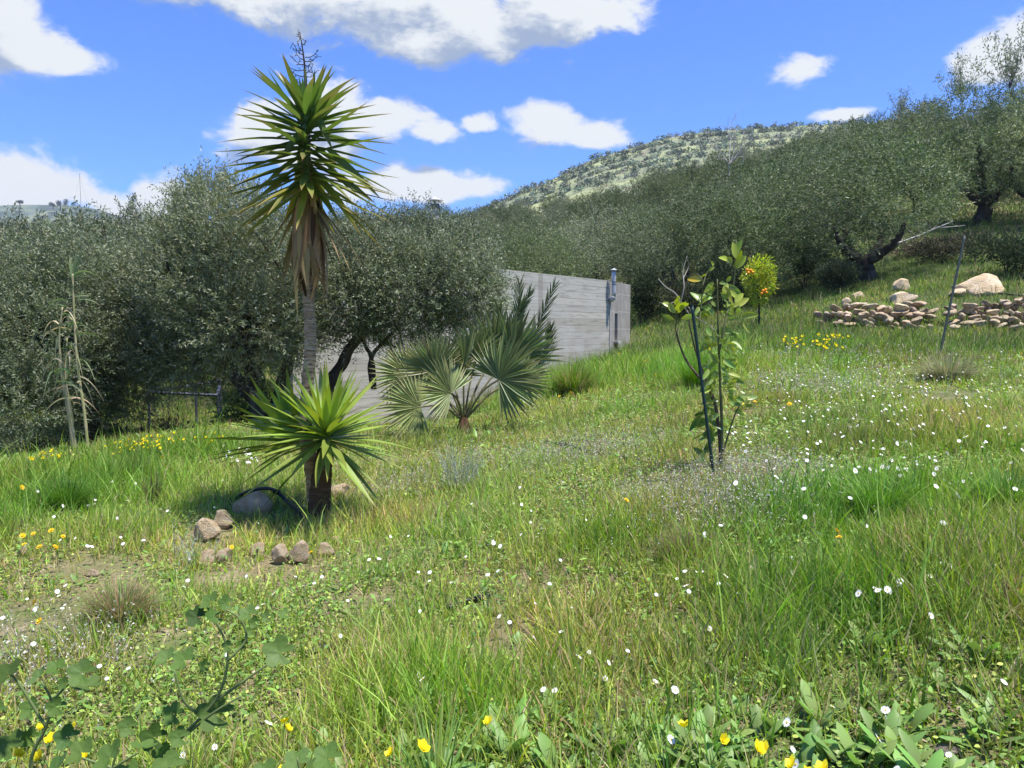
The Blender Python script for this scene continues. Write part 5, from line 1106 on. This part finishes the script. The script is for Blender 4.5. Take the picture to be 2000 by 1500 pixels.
for i in range(150):
    px = r.uniform(650, 2000) if r.random() < .8 else r.uniform(0, 600); py = r.uniform(1120, 1560)
    z_ = 'bottom right' if px > 1333 else ('bottom centre' if px > 666 else 'bottom left'); dock(px, py, r.uniform(.07, .12), 'small spoon leaved weed among the grass at the %s' % z_, i, 'small spoon leaved weeds, %s' % z_)
for i in range(60):
    px = r.uniform(620, 2000); py = r.uniform(1400, 1600); dock(px, py, r.uniform(.13, .19), 'leafy weed in the lush band along the bottom edge', i + 5, 'leafy weeds along the bottom edge')
for i in range(30):
    px = r.uniform(1400, 2000) if i % 2 else r.uniform(0, 560); py = r.uniform(900, 1080); z_ = 'right' if i % 2 else 'left'; dock(px, py, r.uniform(.09, .15), 'leafy weed half hidden in the %s meadow' % z_, i + 3, 'leafy weeds, %s meadow' % z_)

# mallow plants in the left foreground
def mleaf(mb, c, nrm_, s, r):
    nr = unit(nrm_); s1 = unit(np.cross(nr, [.3, .2, 1])); s2 = np.cross(nr, s1); n = 40; a = np.linspace(-2.75, 2.75, n); rad = s * (.64 + .36 * np.abs(np.cos(a * 2.3)) ** .8 + .03 * np.cos(a * 23)); rings = []
    for f in (.06, .4, .75, 1.0): h = s * (.22 * f * f + .07 * f * np.cos(a * 4.6)); rings.append(c + (s1 * np.cos(a)[:, None] + s2 * np.sin(a)[:, None]) * (rad * f)[:, None] + nr * h[:, None])
    V = np.concatenate(rings); ix = np.arange(4 * n).reshape(4, n); mb.add(V, np.stack([ix[:-1, :-1], ix[:-1, 1:], ix[1:, 1:], ix[1:, :-1]], -1).reshape(-1, 4), vary(1, (1, 1, 1), .18, .05, r)[0])
def mallow(label, d, stems, leaves, seed):
    r = np.random.default_rng(seed); p0 = stems[0][0]; v = ray(p0[0], 645) * d; g = gnd(v[0], v[1]); o = thing('mallow_plant', g, label, 'mallow', 'mallow plants in the foreground'); mb = MB()
    for k, pts in enumerate(stems):
        Q = [at(x, y, d + dz) for x, y, dz in pts]
        if k == 0: Q = [g - [0, 0, .03]] + Q
        Q = smooth_path(Q, 20); tube(mb, Q, np.linspace(0.005 if k == 0 else .0035, .002, len(Q)), 7)
    mb.build('stem', M['mallow_stem'], o, True)
    for (x, y, s, nx, ny, nz_) in leaves:
        mb = MB(); mleaf(mb, at(x, y, d + r.uniform(-.05, .05)), (nx + r.normal(0, .2), ny + r.normal(0, .2), nz_), s * .82 * d / F_PX, r); mb.build('leaf', M['mallow'], o, True)
mallow('tall mallow with lobed leaves and curled buds left of centre in the foreground', 1.75,
       [[(330,1480,0),(420,1370,0),(445,1290,0),(435,1240,0),(395,1170,0)],[(445,1290,0),(480,1250,.02),(470,1210,.02),(440,1190,.02)],[(370,1430,0),(420,1390,-.02),(470,1360,-.02)],[(420,1370,0),(520,1300,.02),(560,1280,.03)],[(395,1400,0),(360,1370,-.03),(340,1310,-.03)]],
       [(420,1395,46,.1,-.75,.6),(410,1175,26,-.4,-.5,.7),(440,1178,20,.4,-.6,.5),(385,1205,28,-.2,-.8,.5),(415,1205,24,.5,-.6,.6),(545,1275,40,.3,-.55,.8),(485,1200,24,.1,-.5,.8),(497,1215,16,.1,-.8,.3),(490,1232,14,.2,-.7,.5),(520,1205,14,.2,-.7,.5),(555,1200,16,.3,-.4,.9),(360,1290,34,-.2,-.5,.9),(325,1285,26,-.4,-.4,.9),(445,1262,15,0,-.9,.3),(475,1258,14,0,-.9,.3),(400,1300,16,.2,-.7,.4),(340,1395,30,-.2,-.8,.5),(300,1440,34,0,-.7,.6),(350,1440,26,.2,-.6,.6),(320,1475,30,.2,-.7,.6)], 1)
mallow('broad mallow with dusty leaves at the left edge of the foreground', 1.7,
       [[(60,1500,0),(90,1420,0),(100,1370,0),(80,1330,0)],[(100,1370,0),(140,1330,0),(160,1310,0)],[(90,1420,0),(40,1340,0),(15,1310,0)]],
       [(15,1318,40,-.2,-.4,.9),(160,1315,34,.1,-.7,.6),(170,1340,36,.2,-.2,.95),(110,1305,26,0,-.5,.9),(75,1322,26,-.2,-.6,.7),(125,1335,16,0,-.8,.4),(60,1385,30,0,-.7,.6),(110,1380,24,.2,-.8,.4),(20,1460,42,-.2,-.6,.8),(130,1440,30,.3,-.7,.5),(60,1440,26,0,-.8,.5),(-10,1390,30,0,-.8,.6)], 2)
mallow('low mallow patch along the bottom left edge', 1.55,
       [[(210,1560,0),(220,1500,0),(230,1460,0)],[(220,1500,0),(270,1470,0)],[(220,1500,0),(160,1480,0)]],
       [(215,1480,44,0,-.6,.8),(280,1460,34,.2,-.5,.8),(160,1470,38,-.2,-.6,.8),(250,1420,26,.2,-.8,.5),(330,1500,40,.2,-.5,.9),(110,1500,40,-.1,-.5,.9),(245,1520,44,0,-.5,.9)], 3)
mallow('low mallow with grey green leaves at the bottom centre left', 1.5,
       [[(600,1570,0),(590,1520,0),(580,1480,0)],[(590,1520,0),(640,1490,0)]], [(580,1490,40,-.1,-.6,.8),(640,1480,38,.2,-.5,.8),(610,1520,44,0,-.5,.9),(520,1510,36,-.2,-.5,.8)], 4)

# ------------------------------------------------------------------ flowers
def ringpetals(mb, c, n, L_, W_, cup, r, K=4, prof='leaf', mi=0, nrm_=(0, 0, 1)):
    nr = unit(nrm_); s1 = unit(np.cross(nr, [.9, .1, .2])); s2 = np.cross(nr, s1); a = np.arange(n) / n * 6.283 + r.normal(0, .08, n); o = s1 * np.cos(a)[:, None] + s2 * np.sin(a)[:, None]
    strips(np.tile(c, (n, 1)) + o * L_ * .12, o + nr * cup, L_, W_, prof, K, side=np.cross(o, nr + 0 * o), mb=mb, mi=mi)
def discm(mb, c, rad, h, nrm_=(0, 0, 1), mi=1):
    nr = unit(nrm_); s1 = unit(np.cross(nr, [.9, .1, .2])); s2 = np.cross(nr, s1); n = 10; a = np.arange(n) / n * 6.283; V = [c + (s1 * np.cos(a)[:, None] + s2 * np.sin(a)[:, None]) * rad * f + nr * h * g for f, g in ((1, 0), (.7, .7))]; V = np.concatenate(V + [[c + nr * h]]); i = np.arange(n); j = (i + 1) % n
    mb.add(V, [np.stack([i, j, j + n, i + n], 1), np.stack([i + n, j + n, np.full(n, 2 * n)], 1)], None, mi)
def flower_parts(kind, seed):
    r = np.random.default_rng(seed); H = {'daisy': .075, 'oxalis': .13, 'dandelion': .12}[kind]; tilt = (r.normal(0, .25), -.25 + r.normal(0, .2), 1); top = np.array([r.normal(0, .012), r.normal(0, .012), H])
    s_ = MB(); tube(s_, smooth_path([[0, 0, -.01], [top[0] * .2, top[1] * .2 + .004, H * .5], top], 8), .0011 if kind == 'daisy' else .0016, 5); p = MB(); c = MB()
    if kind == 'daisy': ringpetals(p, top, 22, .0105, .0034, .12, r, nrm_=tilt); discm(c, top, .0028, .0025, tilt, 0)
    elif kind == 'oxalis': ringpetals(p, top, 5, .021, .021, .75, r, 5, 'leaf', nrm_=tilt); ringpetals(p, top, 5, .012, .012, 1.2, r, 4, 'leaf', nrm_=tilt)
    else: ringpetals(p, top, 22, .018, .0055, .15, r, nrm_=tilt); ringpetals(p, top + [0, 0, .002], 16, .011, .0045, .5, r, nrm_=tilt); discm(c, top, .004, .004, tilt, 0)
    return s_, p, c
PM = {'daisy': M['petal_white'], 'oxalis': M['petal_yellow'], 'dandelion': M['petal_gold']}
NM = {'daisy': 'daisy', 'oxalis': 'yellow_wood_sorrel', 'dandelion': 'yellow_hawkbit'}
FL = {}
for kind in PM:
    FL[kind] = []
    for k in range(4):
        s_, p, c = flower_parts(kind, 500 + k); ms_ = s_.mesh('stem', M['stem']); mp_ = p.mesh('petals', PM[kind]); mc_ = c.mesh('centre', M['disc']) if c.n else None
        j = MB()
        for src, mi in ((s_, 0), (p, 1), (c, 2)):
            if not src.n: continue
            base_n = 0; V = np.concatenate(src.V); j.add(V, [np.concatenate(src.F[q]) for q in (3, 4) if src.F[q]], None, mi)
        FL[kind].append((ms_, mp_, mc_, j.mesh(NM[kind], [M['stem'], PM[kind], M['disc']])))
fcount = 0
def flower(kind, px, py, label, group, s=1.0, lift=True, pos=None):
    global fcount; fcount += 1; k = random.randrange(4); ms_, mp_, mc_, mj = FL[kind][k]; H = {'daisy': .075, 'oxalis': .13, 'dandelion': .12}[kind] * s
    if pos is None:
        g = hit(px, py); 
        for _ in range(3): g2 = hit(px, py + (H * 1.7 / max(g[1], 1)) * F_PX * .92); g = g2      # stand it so that the head shows at px, py
        pos = g
    s *= .82 if kind == 'daisy' else .78
    zs = 1.0 + (.9 if kind == 'daisy' else .35) * float(np.clip(field(np.array([pos[0]]), np.array([pos[1]]))[1][0], 0, 1)) + (.45 if kind == 'daisy' else .65)
    near_ = math.hypot(pos[0], pos[1]) < 4.4; cat = {'daisy': 'daisy', 'oxalis': 'yellow flower', 'dandelion': 'yellow flower'}[kind]
    if near_:
        o = thing(NM[kind], pos, label, cat, group); link('stem', ms_, o); link('petals', mp_, o)
        if mc_: link('centre', mc_, o)
    else: o = link(NM[kind], mj, None, pos); tag(o, label, cat, group)
    o.scale = (s, s, s * zs); o.rotation_euler = (random.gauss(0, .2), random.gauss(0, .2), random.uniform(-1.5, 1.5)); return o
DAIS = [(1835,1095),(1877,1090),(1883,1101),(1932,1092),(1972,1100),(1988,1127),(1970,850),(1985,848),(1848,1018),(1680,1027),(1700,1062),(1780,1064),(1752,1123),(1758,1130),(1682,1131),(1700,1144),(1705,1150),(1728,1151),(1745,1152),(1680,1155),(1832,1141),(1830,1123),(1801,1194),(1932,1300),(1706,1337),(1693,1350),(1643,1366),(1688,1397),(1555,1384),(1543,1431),(1577,1453),(1853,1460),(1760,1485),(1336,1109),(1327,1122),(1335,1138),(1400,1117),(1425,1143),(1418,1139),(1362,1145),(1423,1152),(1451,1099),(1517,1099),(1548,1091),(1550,1102),(1552,1108),(1390,1213),(1097,1223),(1039,1233),(1225,1252),(1145,1262),(1180,1275),(1138,1274),(1103,1297),(1165,1307),(1292,1307),(1317,1320),(1318,1381),(798,1321),(829,1343),(1048,1344),(1066,1342),(980,1193),(970,1260),(829,1105),(845,1105),(846,1124),(873,1122),(971,1045),(970,1047),(984,1056),(952,1056),(912,1080),(958,1110),(801,1038),(1034,1034),(1037,1013),(1018,975),(721,1082),(740,1076),(549,1393),(506,1177),(503,1170),(537,1145),(487,1112),(591,1130),(588,1116),(614,1128),(660,1224),(616,1295),(376,1418),(112,1177),(71,1178),(120,1153),(48,1258),(70,1243),(110,1253),(200,1278),(200,1307),(30,1185),(136,1123),(139,1119),(52,1053),(250,1043),(265,1039),(288,1048),(327,1038),(186,1055),(187,1052),(125,1048),(240,975),(213,945),(252,945),(310,990),(327,992),(435,936),(410,960),(170,985),(185,984),(1420,1030),(1370,1040),(1405,1060),(250,1291),(455,1262),(430,1430),(390,1440)]
for i, (x, y) in enumerate(DAIS):
    z_ = 'right' if x > 1300 else ('centre' if x > 660 else 'left'); q = 'front' if y > 1150 else 'middle'
    flower('daisy', x, y, 'white daisy in the %s of the %s meadow, like its neighbours' % (q, z_), 'white daisies of the %s meadow, %s' % (z_, q), random.uniform(.7, 1.15))
r = random.Random(12)
for i in range(165):
    while True:
        x = r.gauss(1720, 190); y = r.gauss(850, 70)
        if 1420 < x < 2040 and 690 < y < 1010: break
    flower('daisy', x, y, 'small white daisy in the thick scatter of the far right meadow', 'daisies scattered over the far right meadow', r.uniform(.7, 1.25))
r4 = np.random.default_rng(515); mj = MB(); k_ = 230
src = FL['daisy'][0][3]; sv = np.array([v.co[:] for v in src.vertices]); pol3 = np.array([p.vertices[:] for p in src.polygons if len(p.vertices) == 3]); pol4 = np.array([p.vertices[:] for p in src.polygons if len(p.vertices) == 4])
m3 = np.array([p.material_index for p in src.polygons if len(p.vertices) == 3]); m4 = np.array([p.material_index for p in src.polygons if len(p.vertices) == 4])
for i in range(k_):
    px_ = float(np.clip(r4.normal(1740, 170), 1400, 2080)); py_ = float(np.clip(r4.normal(775, 55), 688, 900)); g = hit(px_, py_); sz = r4.uniform(.5, 1.0)
    Vd = sv * [sz, sz, sz * 1.7] + g; b0 = mj.n
    mj.add(Vd, [pol3[m3 == q] for q in (0,)] + [pol4[m4 == 0]], None, 0); 
    for q in (1, 2):
        for pol, mm in ((pol3, m3), (pol4, m4)):
            f = pol[mm == q]
            if len(f): mj.F[f.shape[1]].append(f + b0); mj.FM[f.shape[1]].append(np.full(len(f), q))
tag(mj.build('distant_daisies', [M['stem'], M['petal_white'], M['disc']]), 'countless tiny white daisies far back in the right meadow', 'daisies', kind='stuff')
for i in range(26): flower('daisy', r.uniform(440, 500), r.uniform(868, 900), 'daisy in the cluster left of the yucca rosettes', 'daisy cluster left of the yucca rosettes', r.uniform(.9, 1.3))
for i in range(60): x = r.uniform(0, 1400); flower('daisy', x, r.uniform(930, 1200), 'tiny daisy scattered thinly over the middle of the meadow', 'daisies scattered over the middle meadow', r.uniform(.6, .95))
for (x, y, lab) in [(1365,1397,'yellow wood sorrel flower alone at the lower right of centre'),(1378,1395,'yellow flower touching the lone wood sorrel'),(1483,1437,'yellow wood sorrel right of the two lone ones'),(1495,1443,'small yellow flower beside the upper right wood sorrel'),(1565,1478,'yellow flower near a daisy at the bottom right'),(1600,1490,'half open yellow flower between the two at the bottom right'),(1635,1480,'rightmost yellow flower on the bottom edge'),(1312,1478,'yellow flower at the bottom right of centre'),(1340,1488,'yellow flower on the right of the bottom pair'),(868,1416,'yellow flower with a closed cup at bottom centre'),(952,1390,'yellow flower at upper right of the bottom centre cup'),(757,1452,'yellow flower at the bottom left of centre'),(1007,1492,'yellow flower on the bottom edge at centre'),(600,1465,'yellow flower among mallow leaves at the bottom'),(541,1394,'yellow flower next to a daisy beside the tall mallow'),(560,1402,'second yellow flower beside the tall mallow'),(513,1490,'yellow flower on the bottom edge left of centre'),(181,1440,'yellow flower above the low mallow patch'),(167,1400,'yellow flower between the two left mallows'),(100,1442,'yellow flower lower left of the low mallow patch'),(58,1418,'yellow flower cluster near the left edge'),(50,1410,'upper flower near the left edge'),(22,1432,'yellow flower at the extreme left bottom'),(5,1412,'yellow flower cut by the left edge'),(115,1397,'small yellow flower above the left cluster'),(185,1448,'lower yellow flower above the low mallow patch'),(1550,1497,'yellow flower touching the bottom edge at right')]: flower('oxalis', x, y, lab, 'yellow wood sorrel flowers in the foreground', random.uniform(.75, 1.0))
for i in range(60): x = r.gauss(290, 42); flower('oxalis', x, 868 - (x - 250) * .17 + r.uniform(-12, 14), 'yellow wood sorrel in the bright patch on the crest at left', 'yellow flowers of the patch on the left crest', r.uniform(.5, .8))
for i in range(14): flower('oxalis', r.uniform(380, 440), r.uniform(832, 862), 'yellow flower in the small patch behind the rear rosette', 'yellow flowers behind the rear rosette', r.uniform(.5, .8))
for i in range(48): x = r.choice([r.gauss(1555, 10), r.gauss(1606, 16), r.gauss(1632, 10)]); flower('oxalis', x, r.uniform(652, 676), 'yellow flower in the bright clump before the stone wall', 'yellow flowers before the stone wall', r.uniform(1.0, 1.6))
for i in range(10): flower('oxalis', r.uniform(80, 110), r.uniform(880, 895), 'yellow flower in the small group below the canes', 'yellow flowers below the canes', r.uniform(.7, 1.1))
for (x, y, lab) in [(1237,971,'large golden flower in the middle of the meadow'),(1270,703,'golden flower on the grass right of the building'),(1272,727,'golden flower below the one right of the building'),(1107,758,'golden flower over the tuft below the wall'),(1094,769,'smaller golden flower left of the tuft flower'),(1218,682,'golden flower just below the building corner'),(1225,681,'golden flower at the building corner, middle'),(1234,682,'golden flower at the building corner, right'),(1213,690,'golden flower below the building corner'),(1345,673,'golden flower left of the green stake'),(1378,680,'golden flower right of the green stake'),(1454,777,'golden flower right of the sapling'),(1468,776,'golden flower beside its twin right of the sapling'),(1551,779,'golden flower further right of the sapling'),(1625,1030,'golden flower in tall grass at right'),(1607,1029,'smaller golden flower in tall grass at right'),(75,1024,'golden flower in the left group, upper'),(78,1031,'golden flower in the left group, lower'),(103,1023,'golden flower in the left group, centre'),(110,1035,'golden flower in the left group, below centre'),(117,1056,'broad golden flower below the left group'),(93,1051,'golden flower at the bottom of the left group'),(25,1052,'golden flower near the left edge'),(45,951,'golden flower on the left crest'),(10,955,'golden flower at the left edge of the crest'),(326,891,'golden flower above the leafy weeds at left'),(450,1057,'golden flower among the stones'),(602,1068,'golden flower above the pointed stone'),(90,1155,'golden flower in dry grass at left'),(93,1192,'golden flower left of the brown tuft'),(116,1055,'golden flower beside the broad one at left')]: flower('dandelion', x, y, lab, None, random.uniform(.7, 1.0) * (1 if y > 800 else 1.4))
print('flowers', fcount)

# ------------------------------------------------------------------ the air between here and the far hills
mb = MB(); box(mb, (0, 0, 90), (2300, 2300, 196)); o = mb.build('haze', bpy.data.materials.new('haze_air')); tag(o, 'thin blue air haze over the whole valley', 'haze', kind='stuff')
hm_ = o.data.materials[0]; hm_.use_nodes = True; nt = hm_.node_tree; nt.nodes.clear(); ho = nt.nodes.new('ShaderNodeOutputMaterial'); hv = nt.nodes.new('ShaderNodeVolumePrincipled')
hv.inputs['Color'].default_value = (.80, .88, 1.0, 1); hv.inputs['Density'].default_value = .00022; hv.inputs['Anisotropy'].default_value = .2; nt.links.new(hv.outputs[0], ho.inputs['Volume'])
